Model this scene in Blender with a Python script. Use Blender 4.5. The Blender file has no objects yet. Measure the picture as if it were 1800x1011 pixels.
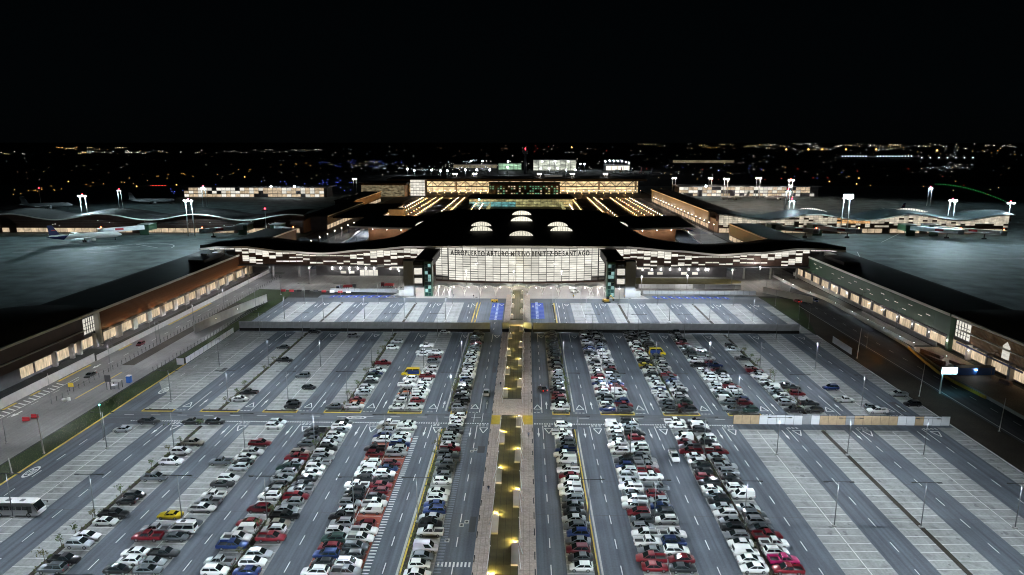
import bpy, bmesh, math, random
from mathutils import Vector, Matrix
R = math.radians
scn = bpy.context.scene
COL = scn.collection
# ------------------------------------------------------------------ camera, sky, exposure
cd = bpy.data.cameras.new('camera'); cam = bpy.data.objects.new('camera', cd); COL.objects.link(cam)
cd.sensor_width = 36.0; cd.lens = 24.0; cd.clip_end = 60000; cd.clip_start = 1.0
cam.location = (0, 0, 72.0)
cam.rotation_euler = (R(90 - 12.0654), 0, R(1.1671))
scn.camera = cam
wd = bpy.data.worlds.new('World'); scn.world = wd; wd.use_nodes = True
wn = wd.node_tree.nodes; wl = wd.node_tree.links
bg = wn['Background']; bg.inputs['Strength'].default_value = 1.0
bg.inputs['Color'].default_value = (0.0004, 0.0008, 0.0011, 1)      # moonless night sky, faint city glow low on the horizon
_tc = wn.new('ShaderNodeTexCoord'); _sp = wn.new('ShaderNodeSeparateXYZ'); wl.new(_tc.outputs['Generated'], _sp.inputs[0])
_cr = wn.new('ShaderNodeValToRGB'); wl.new(_sp.outputs['Z'], _cr.inputs[0]); wl.new(_cr.outputs['Color'], bg.inputs['Color'])
_e = _cr.color_ramp.elements; _e[0].position = 0.0; _e[0].color = (0.0007,0.0010,0.0012,1); _e[1].position = 0.30; _e[1].color = (0.00035,0.0008,0.0011,1)
_m = _e.new(0.06); _m.color = (0.0007,0.0012,0.0015,1)
scn.view_settings.view_transform = 'Standard'; scn.view_settings.look = 'None'
scn.view_settings.exposure = 0.0; scn.view_settings.gamma = 1.0
scn.view_settings.use_curve_mapping = False
scn.render.engine = 'CYCLES'
scn.cycles.use_denoising = True
scn.cycles.use_light_tree = True
scn.cycles.pixel_filter_type = 'BLACKMAN_HARRIS'; scn.cycles.filter_width = 1.05
scn.cycles.max_bounces = 4; scn.cycles.diffuse_bounces = 2; scn.cycles.glossy_bounces = 2
scn.cycles.transmission_bounces = 2; scn.cycles.transparent_max_bounces = 4
scn.cycles.sample_clamp_indirect = 4.0; scn.cycles.sample_clamp_direct = 0
scn.cycles.caustics_reflective = False; scn.cycles.caustics_refractive = False

# ------------------------------------------------------------------ materials
def nmat(name):
    m = bpy.data.materials.new(name); m.use_nodes = True
    nt = m.node_tree; return m, nt, nt.nodes['Principled BSDF']
def mat(name, col, rough=0.6, metal=0.0, coat=0.0, emit=None, estr=0.0, var=0.0, vscale=3.0, spec=0.5):
    m, nt, b = nmat(name)
    b.inputs['Base Color'].default_value = (*col, 1); b.inputs['Roughness'].default_value = rough
    b.inputs['Metallic'].default_value = metal; b.inputs['Coat Weight'].default_value = coat
    b.inputs['Specular IOR Level'].default_value = spec
    if emit:
        b.inputs['Emission Color'].default_value = (*emit, 1); b.inputs['Emission Strength'].default_value = estr
    if var:
        tc = nt.nodes.new('ShaderNodeTexCoord'); nz = nt.nodes.new('ShaderNodeTexNoise')
        nz.inputs['Scale'].default_value = vscale; nz.inputs['Detail'].default_value = 5
        nt.links.new(tc.outputs['Object'], nz.inputs['Vector'])
        mr = nt.nodes.new('ShaderNodeMapRange'); mr.inputs['To Min'].default_value = 1 - var; mr.inputs['To Max'].default_value = 1 + var
        mr.inputs['From Min'].default_value = 0.25; mr.inputs['From Max'].default_value = 0.75
        nt.links.new(nz.outputs['Fac'], mr.inputs['Value'])
        mx = nt.nodes.new('ShaderNodeMix'); mx.data_type = 'RGBA'; mx.blend_type = 'MULTIPLY'; mx.inputs[0].default_value = 1
        mx.inputs[6].default_value = (*col, 1); nt.links.new(mr.outputs['Result'], mx.inputs[7])
        nt.links.new(mx.outputs[2], b.inputs['Base Color'])
    return m
def ground_mat(name, col, streak=0.0, blot=0.25, grain=0.12, rough=0.75, sx=1.1, sy=0.02, stain=0.0):
    """paving: large blotches, fine grain and wheel-track streaks along the lane"""
    m, nt, b = nmat(name); N = nt.nodes; L = nt.links
    tc = N.new('ShaderNodeTexCoord')
    def noise(scale, det, mp=None):
        n = N.new('ShaderNodeTexNoise'); n.inputs['Scale'].default_value = scale; n.inputs['Detail'].default_value = det
        if mp:
            k = N.new('ShaderNodeMapping'); k.inputs['Scale'].default_value = mp
            L.new(tc.outputs['Object'], k.inputs['Vector']); L.new(k.outputs['Vector'], n.inputs['Vector'])
        else: L.new(tc.outputs['Object'], n.inputs['Vector'])
        return n.outputs['Fac']
    def rng(s, lo, hi, a=0.3, c=0.7):
        k = N.new('ShaderNodeMapRange'); k.inputs['From Min'].default_value = a; k.inputs['From Max'].default_value = c
        k.inputs['To Min'].default_value = lo; k.inputs['To Max'].default_value = hi; L.new(s, k.inputs['Value']); return k.outputs['Result']
    def mul(a, c):
        k = N.new('ShaderNodeMath'); k.operation = 'MULTIPLY'; L.new(a, k.inputs[0]); L.new(c, k.inputs[1]); return k.outputs[0]
    f = mul(rng(noise(0.09, 4), 1 - blot, 1 + blot), rng(noise(2.6, 6), 1 - grain, 1 + grain))
    if streak: f = mul(f, rng(noise(1.0, 5, (sx, sy, 1)), 1 - streak, 1 + streak))
    if stain: f = mul(f, rng(noise(0.55, 2), 1 - stain, 1.0, 0.28, 0.48))
    mx = N.new('ShaderNodeMix'); mx.data_type = 'RGBA'; mx.blend_type = 'MULTIPLY'; mx.inputs[0].default_value = 1
    mx.inputs[6].default_value = (*col, 1); L.new(f, mx.inputs[7]); L.new(mx.outputs[2], b.inputs['Base Color'])
    b.inputs['Roughness'].default_value = rough; b.inputs['Specular IOR Level'].default_value = 0.12
    bp = N.new('ShaderNodeBump'); bp.inputs['Strength'].default_value = 0.15; bp.inputs['Distance'].default_value = 0.02
    L.new(noise(14, 3), bp.inputs['Height']); L.new(bp.outputs['Normal'], b.inputs['Normal'])
    return m
def emat(name, col, s, var=0.0, scale=(0.6, 0.6, 0.6), lo=0.4):
    """something that gives off light; var mottles it as a lit interior does"""
    m, nt, b = nmat(name); N = nt.nodes; L = nt.links
    b.inputs['Base Color'].default_value = (0.05, 0.05, 0.05, 1); b.inputs['Roughness'].default_value = 0.25
    b.inputs['Emission Color'].default_value = (*col, 1); b.inputs['Emission Strength'].default_value = s
    if var:
        tc = N.new('ShaderNodeTexCoord'); k = N.new('ShaderNodeMapping'); k.inputs['Scale'].default_value = scale
        n = N.new('ShaderNodeTexNoise'); n.inputs['Scale'].default_value = 1; n.inputs['Detail'].default_value = 4
        ge = N.new('ShaderNodeNewGeometry')
        L.new(ge.outputs['Position'], k.inputs['Vector']); L.new(k.outputs['Vector'], n.inputs['Vector'])
        r = N.new('ShaderNodeMapRange'); r.inputs['From Min'].default_value = 0.3; r.inputs['From Max'].default_value = 0.65
        r.inputs['To Min'].default_value = s * lo; r.inputs['To Max'].default_value = s * (1 + var)
        oi = N.new('ShaderNodeObjectInfo'); q = N.new('ShaderNodeMapRange'); q.inputs['To Min'].default_value = 0.75; q.inputs['To Max'].default_value = 1.2
        L.new(oi.outputs['Random'], q.inputs['Value'])
        mm = N.new('ShaderNodeMath'); mm.operation = 'MULTIPLY'
        L.new(n.outputs['Fac'], r.inputs['Value']); L.new(r.outputs['Result'], mm.inputs[0]); L.new(q.outputs['Result'], mm.inputs[1])
        L.new(mm.outputs[0], b.inputs['Emission Strength'])
    return m

M = {}
M['asphalt'] = ground_mat('asphalt', (0.112, 0.127, 0.150), streak=0.26, blot=0.16, grain=0.1)
M['asphalt_x'] = ground_mat('asphalt_cross', (0.112, 0.122, 0.138), streak=0.18, blot=0.18, grain=0.1, sx=0.02, sy=1.0)
M['bay'] = ground_mat('bay_paving', (0.315, 0.32, 0.315), streak=0.12, blot=0.16, grain=0.14, stain=0.26)
M['redbay'] = ground_mat('red_bay_paint', (0.36, 0.10, 0.07), blot=0.12, grain=0.15, stain=0.2)
M['bluebay'] = ground_mat('blue_bay_paint', (0.05, 0.09, 0.42), blot=0.12, grain=0.15)
M['paint'] = mat('road_paint', (0.72, 0.73, 0.72), 0.6, var=0.18, vscale=1.5)
M['paint_worn'] = mat('worn_stall_paint', (0.70, 0.70, 0.69), 0.7, var=0.18, vscale=1.2)
M['yellow'] = mat('yellow_kerb_paint', (0.55, 0.38, 0.04), 0.6, var=0.2, vscale=1.0)
M['kerb'] = mat('kerb_concrete', (0.42, 0.42, 0.40), 0.8, var=0.15)
M['paver'] = ground_mat('walk_pavers', (0.50, 0.41, 0.35), blot=0.14, grain=0.2, stain=0.15)
M['soil'] = ground_mat('bare_soil', (0.045, 0.038, 0.03), blot=0.3, grain=0.3)
M['dark'] = ground_mat('far_ground', (0.03, 0.034, 0.034), blot=0.4, grain=0.3)
M['grass'] = ground_mat('lawn', (0.022, 0.038, 0.012), blot=0.3, grain=0.35)
M['leaf'] = mat('leaf', (0.07, 0.11, 0.03), 0.6, var=0.5, vscale=2.0)
M['leaf2'] = mat('dry_leaf', (0.10, 0.10, 0.035), 0.6, var=0.5, vscale=2.0)
M['bark'] = mat('bark', (0.09, 0.07, 0.05), 0.9, var=0.3, vscale=5)
M['steel'] = mat('galvanised_steel', (0.20, 0.21, 0.22), 0.45, 0.6, var=0.15, vscale=2)
M['darksteel'] = mat('dark_painted_steel', (0.035, 0.037, 0.04), 0.5, 0.3)
M['white'] = mat('white_paint', (0.78, 0.78, 0.76), 0.5, var=0.06, vscale=1)
M['glass'] = mat('car_glass', (0.012, 0.018, 0.02), 0.06, 0.0, coat=0.3)
M['tyre'] = mat('tyre_rubber', (0.018, 0.018, 0.018), 0.75)
M['rim'] = mat('alloy_rim', (0.38, 0.39, 0.40), 0.3, 0.8)
M['trim'] = mat('black_trim', (0.015, 0.015, 0.016), 0.55)
M['headlight'] = mat('headlight_lens', (0.7, 0.72, 0.74), 0.15, 0.2, coat=0.5)
M['taillight'] = mat('tail_lens', (0.30, 0.01, 0.012), 0.2, coat=0.5)
M['headlit'] = emat('headlight_on', (1, 0.96, 0.9), 14)
M['taillit'] = emat('tail_on', (1, 0.05, 0.03), 6)

# ------------------------------------------------------------------ mesh helper
class MB:
    def __init__(s): s.v = []; s.f = []; s.m = []; s.sm = []
    def add(s, vs, fs, mi=0, smooth=False):
        o = len(s.v); s.v.extend(vs)
        for f in fs: s.f.append(tuple(i + o for i in f)); s.m.append(mi); s.sm.append(smooth)
        return s
    def box(s, x0, x1, y0, y1, z0, z1, mi=0):
        return s.add([(x0,y0,z0),(x1,y0,z0),(x1,y1,z0),(x0,y1,z0),(x0,y0,z1),(x1,y0,z1),(x1,y1,z1),(x0,y1,z1)],
            [(0,3,2,1),(4,5,6,7),(0,1,5,4),(1,2,6,5),(2,3,7,6),(3,0,4,7)], mi)
    def rect(s, x0, x1, y0, y1, z, mi=0):
        return s.add([(x0,y0,z),(x1,y0,z),(x1,y1,z),(x0,y1,z)], [(0,1,2,3)], mi)
    def poly(s, pts, z, mi=0):
        return s.add([(p[0],p[1],z) for p in pts], [tuple(range(len(pts)))], mi)
    def quad(s, a, b, c, d, mi=0): return s.add([a,b,c,d], [(0,1,2,3)], mi)
    def prism(s, pts, z0, z1, mi=0):
        n = len(pts); v = [(p[0],p[1],z0) for p in pts] + [(p[0],p[1],z1) for p in pts]
        f = [tuple(range(n-1,-1,-1)), tuple(range(n,2*n))] + [(i,(i+1)%n,n+(i+1)%n,n+i) for i in range(n)]
        return s.add(v, f, mi)
    def tube(s, p0, p1, r0, r1=None, n=6, mi=0, cap=True):
        r1 = r0 if r1 is None else r1
        p0 = Vector(p0); p1 = Vector(p1); d = (p1-p0).normalized()
        a = d.orthogonal().normalized(); b = d.cross(a)
        v = []
        for p, r in ((p0,r0),(p1,r1)):
            for i in range(n):
                t = 2*math.pi*i/n; v.append(tuple(p + a*(r*math.cos(t)) + b*(r*math.sin(t))))
        f = [(i,(i+1)%n,n+(i+1)%n,n+i) for i in range(n)]
        if cap: f += [tuple(range(n-1,-1,-1)), tuple(range(n,2*n))]
        return s.add(v, f, mi, True)
    def path(s, pts, r, n=5, mi=0):
        for a, b in zip(pts, pts[1:]): s.tube(a, b, r, r, n, mi)
        return s
    def bar(s, p0, p1, w, h, mi=0):
        p0 = Vector(p0); p1 = Vector(p1); d = (p1-p0).normalized()
        up = Vector((0,0,1)) if abs(d.z) < 0.95 else Vector((0,1,0))
        a = d.cross(up).normalized()*(w/2); b = a.cross(d).normalized()*(h/2)
        v = [tuple(p+q) for p in (p0,p1) for q in (-a-b, a-b, a+b, -a+b)]
        return s.add(v, [(3,2,1,0),(4,5,6,7),(0,1,5,4),(1,2,6,5),(2,3,7,6),(3,0,4,7)], mi)
    def grid(s, pts, nu, nv, mi=0, smooth=True):
        f = [(i*nv+j, (i+1)*nv+j, (i+1)*nv+j+1, i*nv+j+1) for i in range(nu-1) for j in range(nv-1)]
        return s.add(pts, f, mi, smooth)
    def ball(s, c, r, mi=0, seg=8, rings=5, sz=1.0):
        v = []; 
        for i in range(rings+1):
            t = math.pi*i/rings
            for j in range(seg):
                a = 2*math.pi*j/seg
                v.append((c[0]+r*math.sin(t)*math.cos(a), c[1]+r*math.sin(t)*math.sin(a), c[2]+r*sz*math.cos(t)))
        f = [(i*seg+j, (i+1)*seg+j, (i+1)*seg+(j+1)%seg, i*seg+(j+1)%seg) for i in range(rings) for j in range(seg)]
        return s.add(v, f, mi, True)
    def octa(s, c, r, mi=0):
        x,y,z = c
        return s.add([(x+r,y,z),(x-r,y,z),(x,y+r,z),(x,y-r,z),(x,y,z+r),(x,y,z-r)],
            [(0,2,4),(2,1,4),(1,3,4),(3,0,4),(2,0,5),(1,2,5),(3,1,5),(0,3,5)], mi)
    def mesh(s, name, mats):
        me = bpy.data.meshes.new(name); me.from_pydata(s.v, [], s.f)
        for m in mats: me.materials.append(m)
        if len(mats) > 1: me.polygons.foreach_set('material_index', s.m)
        me.polygons.foreach_set('use_smooth', s.sm); me.update(); return me
def link(name, data, parent=None, loc=None, rz=None):
    o = bpy.data.objects.new(name, data); COL.objects.link(o)
    if parent is not None: o.parent = parent
    if loc is not None: o.location = loc
    if rz is not None: o.rotation_euler = (0, 0, rz)
    return o
def part(name, mb, m, parent, label=None, kind=None):
    m = m if isinstance(m, (list, tuple)) else [m]
    o = link(name, mb.mesh(name, m), parent)
    if label: o['label'] = label
    if kind: o['kind'] = kind
    return o
def struct(name, mb, m, parent=None, kind='structure'):
    o = part(name, mb, m, parent); o['kind'] = kind; return o
def tag(o, label, cat, group=None, kind=None):
    o['label'] = label; o['category'] = cat
    if group: o['group'] = group
    if kind: o['kind'] = kind
    return o
def thing(name, label, cat, loc=(0,0,0), rz=0, group=None):
    o = bpy.data.objects.new(name, None); COL.objects.link(o); o.empty_display_size = 0.5
    o.location = loc; o.rotation_euler = (0,0,rz); return tag(o, label, cat, group)
def solo(name, mb, m, label, cat, group=None, loc=None, kind=None):
    o = part(name, mb, m, None); 
    if loc is not None: o.location = loc
    return tag(o, label, cat, group, kind)
def dup(root, loc=None, rz=None):
    c = root.copy(); COL.objects.link(c)
    if loc is not None: c.location = loc
    if rz is not None: c.rotation_euler = (0,0,rz)
    for ch in root.children:
        d = ch.copy(); COL.objects.link(d); d.parent = c
        for g in ch.children:
            e = g.copy(); COL.objects.link(e); e.parent = d
    return c
def lamp_light(name, parent, loc, power, col, kind='POINT', radius=0.25, size=None, blend=0.3, data=None, rot=None):
    if data is None:
        data = bpy.data.lights.new(name, kind); data.energy = power; data.color = col; data.shadow_soft_size = radius
        if kind == 'SPOT': data.spot_size = size; data.spot_blend = blend
    o = bpy.data.objects.new(name, data); COL.objects.link(o); o.parent = parent; o.location = loc
    if rot: o.rotation_euler = rot
    return o, data
rnd = random.Random(7)
# ================================================================== THE GROUND AND THE CAR PARK
g = MB(); g.rect(-40000, 40000, -400, 50000, -0.06); struct('ground', g, M['dark'])
# lanes run along Y; the bay strips keep the same X through the near, far and terminal-side blocks
STRIPS = {   # name: (left, centre, right, words)
 'S1':(-104.8,-100.2,-96.0,'outermost'), 'S2':(-88.7,-83.8,-78.2,'fifth'), 'S3':(-71.6,-66.7,-62.0,'fourth'),
 'S4':(-54.8,-49.9,-44.5,'third'), 'S5':(-37.4,-33.0,-28.0,'second'), 'S6':(-20.3,-20.3,-15.6,'first'),
 'R1':(7.3,12.2,12.2,'first'), 'R2':(20.3,24.9,29.7,'second'), 'R3':(37.2,42.1,47.2,'third'), 'R4':(54.6,59.1,63.6,'fourth'),
 'R5':(70.9,75.7,81.4,'fifth'), 'R6':(88.6,93.2,97.4,'sixth'), 'R7':(106.0,106.0,110.2,'outermost')}
LANES = [(-112,-104.8),(-96,-88.7),(-78.2,-71.6),(-62,-54.8),(-44.5,-37.4),(-27,-21.2),(-15.6,-9),(2.1,7.3),(13.3,20.3),(29.7,37.2),(47.2,54.6),(63.6,70.9),(81.4,88.6),(97.4,106)]
BLOCKS = [(20.0,164.4),(174.2,253.0),(254.6,303.5)]
g = MB(); g.rect(-112.2, 110.4, 20, 312, 0.0); lot = struct('parking_lot', g, M['asphalt'])
g = MB(); g.rect(-112.0, -9.2, 165.0, 173.6, 0.004); g.rect(2.2, 110.2, 168.2, 173.6, 0.004); g.rect(2.2, 54.0, 165.0, 168.2, 0.004)
g.rect(-112, 110.2, 303.9, 311.6, 0.004)
struct('crossing_road', g, M['asphalt_x'], lot)
for k, (a, c, b, w) in STRIPS.items():
    for bi, (y0, y1) in enumerate(BLOCKS):
        if bi == 2 and k in ('S6','R1'): continue
        if bi == 0 and k == 'R7': y1 = 166.5
        if bi == 2 and k == 'R7': y1 = 298
        g = MB()
        if k == 'S5' and bi == 0:
            g.rect(a, b, 20, y1, 0.004); struct('bay_paving', g, M['bay'], lot)
            g = MB(); g.rect(a + .05, b + 0.1, 20, 157.5, 0.008); struct('red_bay_paving', g, M['redbay'], lot); continue
        if k == 'S1' and bi == 1:
            g.poly([(a,y0),(b,y0),(b,253),(-112,253),(-112,196),(-108,190),(a,187)], 0.004)
        else: g.rect(a, b, y0, y1, 0.004)
        struct('bay_paving', g, M['bay'], lot)
# painted stall lines, centre lines
sl = MB(); cl = MB()
for k, (a, c, b, w) in STRIPS.items():
    for bi, (y0, y1) in enumerate(BLOCKS):
        if bi == 2 and k in ('S6','R1'): continue
        ph = 98.7 if bi == 0 else (175.0 if bi == 1 else 256.0)
        n0 = -26 if bi == 0 else 0
        n = 26 if bi == 0 else (31 if bi == 1 else 18)
        aa = a if k not in ('R1',) else 7.3
        for i in range(n0, n + 1):
            y = ph + 2.505*i
            for (p, q) in ((aa, c - 0.1), (c + 0.1, b)):
                if q - p < 1: continue
                p2 = p; 
                sl.rect(p2 + 0.05, q - 0.15, y - 0.07, y + 0.07, 0.013)
        if k in ('S1','S3','S5','R2','R4','R6'):
            cl.rect(c - 0.08, c + 0.08, y0 + 0.8, y1 - 0.6, 0.017)
struct('stall_lines', sl, M['paint_worn'], lot); struct('bay_centre_lines', cl, M['paint_worn'], lot)
# lane dashes, solid approach lines, dashed give-way bars
da = MB()
for (a, b) in LANES:
    c = (a + b)/2 - 0.1
    if a == -112: c = -108.2
    y = 62.0
    while y < 156:
        if not (a == 97.4 and y > 160): da.rect(c-0.09, c+0.09, y + 0.3, y + 3.4, 0.013)
        y += 8.15
    if a > -112:
        da.rect(c-0.09, c+0.09, 157.4, 165.6, 0.013); da.rect(c-0.09, c+0.09, 174.2, 188.6, 0.013)
    for yy in range(0, 7): da.rect(c-0.08, c+0.08, 193.5 + yy*8.15, 196.4 + yy*8.15, 0.013)
    da.rect(c-0.08, c+0.08, 241, 252, 0.013)
    for yy in range(0, 4): da.rect(c-0.08, c+0.08, 257.5 + yy*8.6, 260.5 + yy*8.6, 0.013)
    da.rect(c-0.08, c+0.08, 292.5, 302.5, 0.013)
    if a > -112:
        w = (b - a)/2
        for (p, q, y) in ((c + 0.4, b - 0.3, 165.0), (c + 0.4, b - 0.3, 165.75), (a + 0.3, c - 0.4, 174.1)):
            x = p
            while x < q - 0.5: da.rect(x, x + 0.62, y, y + 0.28, 0.013); x += 0.95
x = -108
while x < 54:
    if not (-9 < x < 2): 
        for yy in (170.6,): da.rect(x, x + 2.6, yy, yy + 0.16, 0.013)
    x += 7.2
for (p, q) in ((-104, -9.4), (2.4, 54.0)):
    x = p
    while x < q: da.rect(x, x + 0.36, 166.45, 167.05, 0.013); x += 0.64
for x in (-13.6, -11.4): da.rect(x, x + 0.12, 167.6, 173.6, 0.013)
x = -27.9                                                           # hatched strip right of the red bays
y = 62
while y < 158: da.rect(-27.75, -26.55, y, y + 0.34, 0.013); y += 0.95
for i in range(9): da.rect(-15.2 + i*0.68, -14.85 + i*0.68, 105.2, 106.6, 0.013)
for i in range(7): da.rect(-110, -106, 0, 0, -50)
struct('lane_markings', da, M['paint'], lot)
# hatched shoulder beside the first bay column left of the walkway
hs = MB(); y = 62
while y < 164: hs.rect(-15.5, -14.3, y, y + 0.4, 0.013); y += 0.9
struct('shoulder_hatching', hs, mat('faded_blue_paint', (0.17,0.20,0.25), 0.7, var=0.2), lot)
def arrow_mesh(sgn):
    g = MB(); g.rect(-0.1, 0.1, -2.8, 1.2, 0.0)
    g.poly([(-0.36,0.4),(0.36,0.4),(0.0,2.8)], 0.001)
    return g.mesh('lane_arrow', [M['paint']])
am = arrow_mesh(1)
tb = MB()
for t0, t1 in (((-1.05,1.6),(1.05,1.6)), ((1.05,1.6),(0,-1.6)), ((0,-1.6),(-1.05,1.6))):
    p = Vector(t0); q = Vector(t1); n = Vector((-(q-p).y, (q-p).x)).normalized()*0.13
    tb.add([(*(p-n),0),(*(q-n),0),(*(q+n),0.0),(*(p+n),0.0)], [(0,1,2,3)])
tm = tb.mesh('give_way_triangle', [M['paint']])
for (a, b) in LANES[1:]:
    c = (a + b)/2 - 0.1; l = (a + c)/2; r = (c + b)/2
    for (me, x, y, z, rz) in ((am, l + 0.1, 161.2, 0.013, math.pi), (tm, r + 0.1, 162.4, 0.013, 0), (am, r, 179.8, 0.013, 0), (tm, l + 0.1, 178.4, 0.013, math.pi),
                      (am, l, 297, 0.013, math.pi), (tm, r, 299, 0.013, 0), (tm, r, 248, 0.013, 0)):
        o = link('lane_arrow' if me is am else 'give_way_triangle', me, lot, (x, y, z), rz)
# speed roundels
rb = MB()
for i in range(24):
    t0 = 2*math.pi*i/24; t1 = 2*math.pi*(i+1)/24
    rb.add([(0.85*math.cos(t0),2.1*math.sin(t0),0),(1.1*math.cos(t0),2.7*math.sin(t0),0),(1.1*math.cos(t1),2.7*math.sin(t1),0),(0.85*math.cos(t1),2.1*math.sin(t1),0)], [(0,1,2,3)])
for (x0,x1,y0,y1) in ((-.55,-.1,1.0,1.35),(-.25,-.1,0.2,1.0),(-.55,-.1,-.1,.2),(-.55,-.4,-1.1,-.1),(-.55,-.1,-1.4,-1.1),(.1,.25,-1.4,1.35),(.42,.57,-1.4,1.35),(.25,.42,1.05,1.35),(.25,.42,-1.4,-1.1)): rb.rect(x0,x1,y0,y1,0)
rm = rb.mesh('speed_roundel', [M['paint']])
for (x, y) in ((-110.0, 138.0), (-106.8, 189.0), (-108, 262)): link('speed_roundel', rm, lot, (x, y, 0.013), 0)
rm2 = link('speed_roundel', rm, lot, (-45, 170.0, 0.013), math.pi/2)
# manholes and patches
pt = MB(); pt.rect(-10.6,-9.4,116,121.5,0.004); pt.rect(-11.3,-9.6,149.6,153.2,0.004); pt.rect(-98,-96.6,206,210,0.008); pt.rect(102.6,104.6,177,184,0.008); pt.rect(-10.6,-9.4,207,213,0.004)
struct('tar_patches', pt, mat('fresh_tar', (0.035,0.036,0.04), 0.6), lot)
mh = MB()
for (x, y) in ((-11.2,119.6),(-12.1,118.4),(-14.3,113.2),(-11.8,151.2),(-12.6,150.4),(-14.6,179)):
    mh.rect(x-.45,x+.45,y-.6,y+.6,0.008); 
struct('manhole_surrounds', mh, M['kerb'], lot)
mc = MB()
for (x, y) in ((-11.2,119.6),(-12.1,118.4),(-14.3,113.2),(-11.8,151.2),(-12.6,150.4),(-14.6,179)): mc.poly([(x+.3*math.cos(t*.785),y+.36*math.sin(t*.785)) for t in range(8)], 0.012)
struct('manhole_covers', mc, M['darksteel'], lot)
# oil stains and tyre scuffs where cars stand and turn; long sealed joints across the lanes
ro = random.Random(44); os_ = MB()
for k, (a, c, b, w) in STRIPS.items():
    for i in range(46):
        x = ro.uniform(a+.8, b-.8); y = ro.uniform(62, 250)
        if 163 < y < 175: continue
        rad = ro.uniform(.15,.55); n = 9
        os_.poly([(x+rad*ro.uniform(.5,1.1)*math.cos(t*2*math.pi/n), y+rad*1.5*ro.uniform(.5,1.1)*math.sin(t*2*math.pi/n)) for t in range(n)], 0.0105)
struct('oil_stains', os_, mat('oil_stain',(0.15,0.155,0.155),.5,var=.3), lot)
jt = MB()
for (p,q) in ((-112,-9.2),(2.2,110.2)):
    for y in (92.3,122.4,136.1,152.8,197.5,214.2,229.7,268,286):
        x = p
        while x < q-4:
            e = x + ro.uniform(3,7); jt.add([(x,y+ro.uniform(-.05,.05),.0115),(min(e,q),y+ro.uniform(-.05,.05),.0115),(min(e,q),y+.09,.0115),(x,y+.09,.0115)],[(0,1,2,3)]); x = e
struct('sealed_joints', jt, mat('joint_sealant',(0.05,0.052,0.056),.6), lot)
# far blue accessible bays
g = MB(); g.rect(-15.0, -9.6, 272.5, 303, 0.008); g.rect(2.4, 8.0, 275, 303, 0.008)
struct('blue_bays', g, M['bluebay'], lot)
g = MB()
for i in range(13):
    y = 273 + i*2.4; g.rect(-12.9,-11.9,y,y+1.3,0.014); g.rect(4.4,5.6,y+2,y+3.3,0.014); g.rect(-15,-9.6,y-0.35,y-0.2,0.014); g.rect(2.4,8,y+1.7,y+1.85,0.014)
struct('accessible_symbols', g, mat('blue_white_paint', (0.35,0.42,0.72),0.6), lot)
g = MB(); h = MB()
for (x0, n, s) in ((-93.0, 10, 1), (61.0, 10, -1)):
    for i in range(n):
        x = x0 + i*3.6; g.poly([(x,312.4),(x+2.3,312.4),(x+2.3+1.2*s,317.6),(x+1.2*s,317.6)], 0.05)
        h.rect(x+.9+.5*s, x+1.6+.5*s, 314.2, 316.0, 0.056)
struct('blue_bays', g, M['bluebay'], lot); struct('accessible_symbols', h, bpy.data.materials['blue_white_paint'], lot)
g = MB(); g.rect(-98, 110, 312.0, 318.2, 0.04); struct('pavement', g, ground_mat('accessible_bay_asphalt', (0.16,0.18,0.20)), lot)

# kerbs, islands, planters
def kerb(x0,x1,y0,y1,m='kerb',h=0.13):
    g = MB(); g.box(x0,x1,y0,y1,0.0,h); struct('kerb', g, M[m], lot)
kerb(-112.6,-112.2,60,214,'yellow')
kerb(110.4,110.7,60,252,'kerb')
kerb(-21.35,-21.05,60,162.8,'yellow'); kerb(-21.9,-21.5,60,162.8,'kerb'); kerb(12.55,12.8,60,163.2,'yellow'); kerb(13.15,13.5,60,163.2,'kerb')
kerb(-21.9,-21.5,175,252.0,'kerb'); kerb(13.15,13.5,175,252,'kerb')
kerb(-22.2,-21.7,256,303,'yellow'); kerb(-20.9,-20.4,256,303,'yellow'); kerb(12.6,13.1,256,303,'yellow'); kerb(13.9,14.2,256,303,'kerb')
so = MB()
HED = {}
for (x0,x1,blk) in ((-21.05,-20.3,(0,1,2)),(12.0,12.55,(0,1,2)),(-84.3,-83.3,(0,1,2)),(-50.4,-49.4,(0,1,2)),(41.6,42.6,(0,1,2)),(75.2,76.2,(0,1,2))):
    for b in blk:
        y0, y1 = BLOCKS[b]; so.box(x0,x1,y0+0.4,y1-0.8,0.0,0.05)
struct('planting_strips', so, M['soil'], lot)
for k, (a, c, b, w) in STRIPS.items():                                # yellow planters closing the far block
    if k in ('R4','R5','R6','R7'): 
        if k != 'R4': continue
    g = MB(); g.box(a+.1,b-.1,173.0,173.25,0,0.16); g.box(a+.1,a+.35,173.25,174.6,0,0.16); g.box(b-.35,b-.1,173.25,174.6,0,0.16); struct('kerb', g, M['yellow'], lot)
    g = MB(); g.rect(a+.35,b-.35,173.25,174.6,0.1); struct('planting_bed', g, M['soil'], lot)

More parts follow.
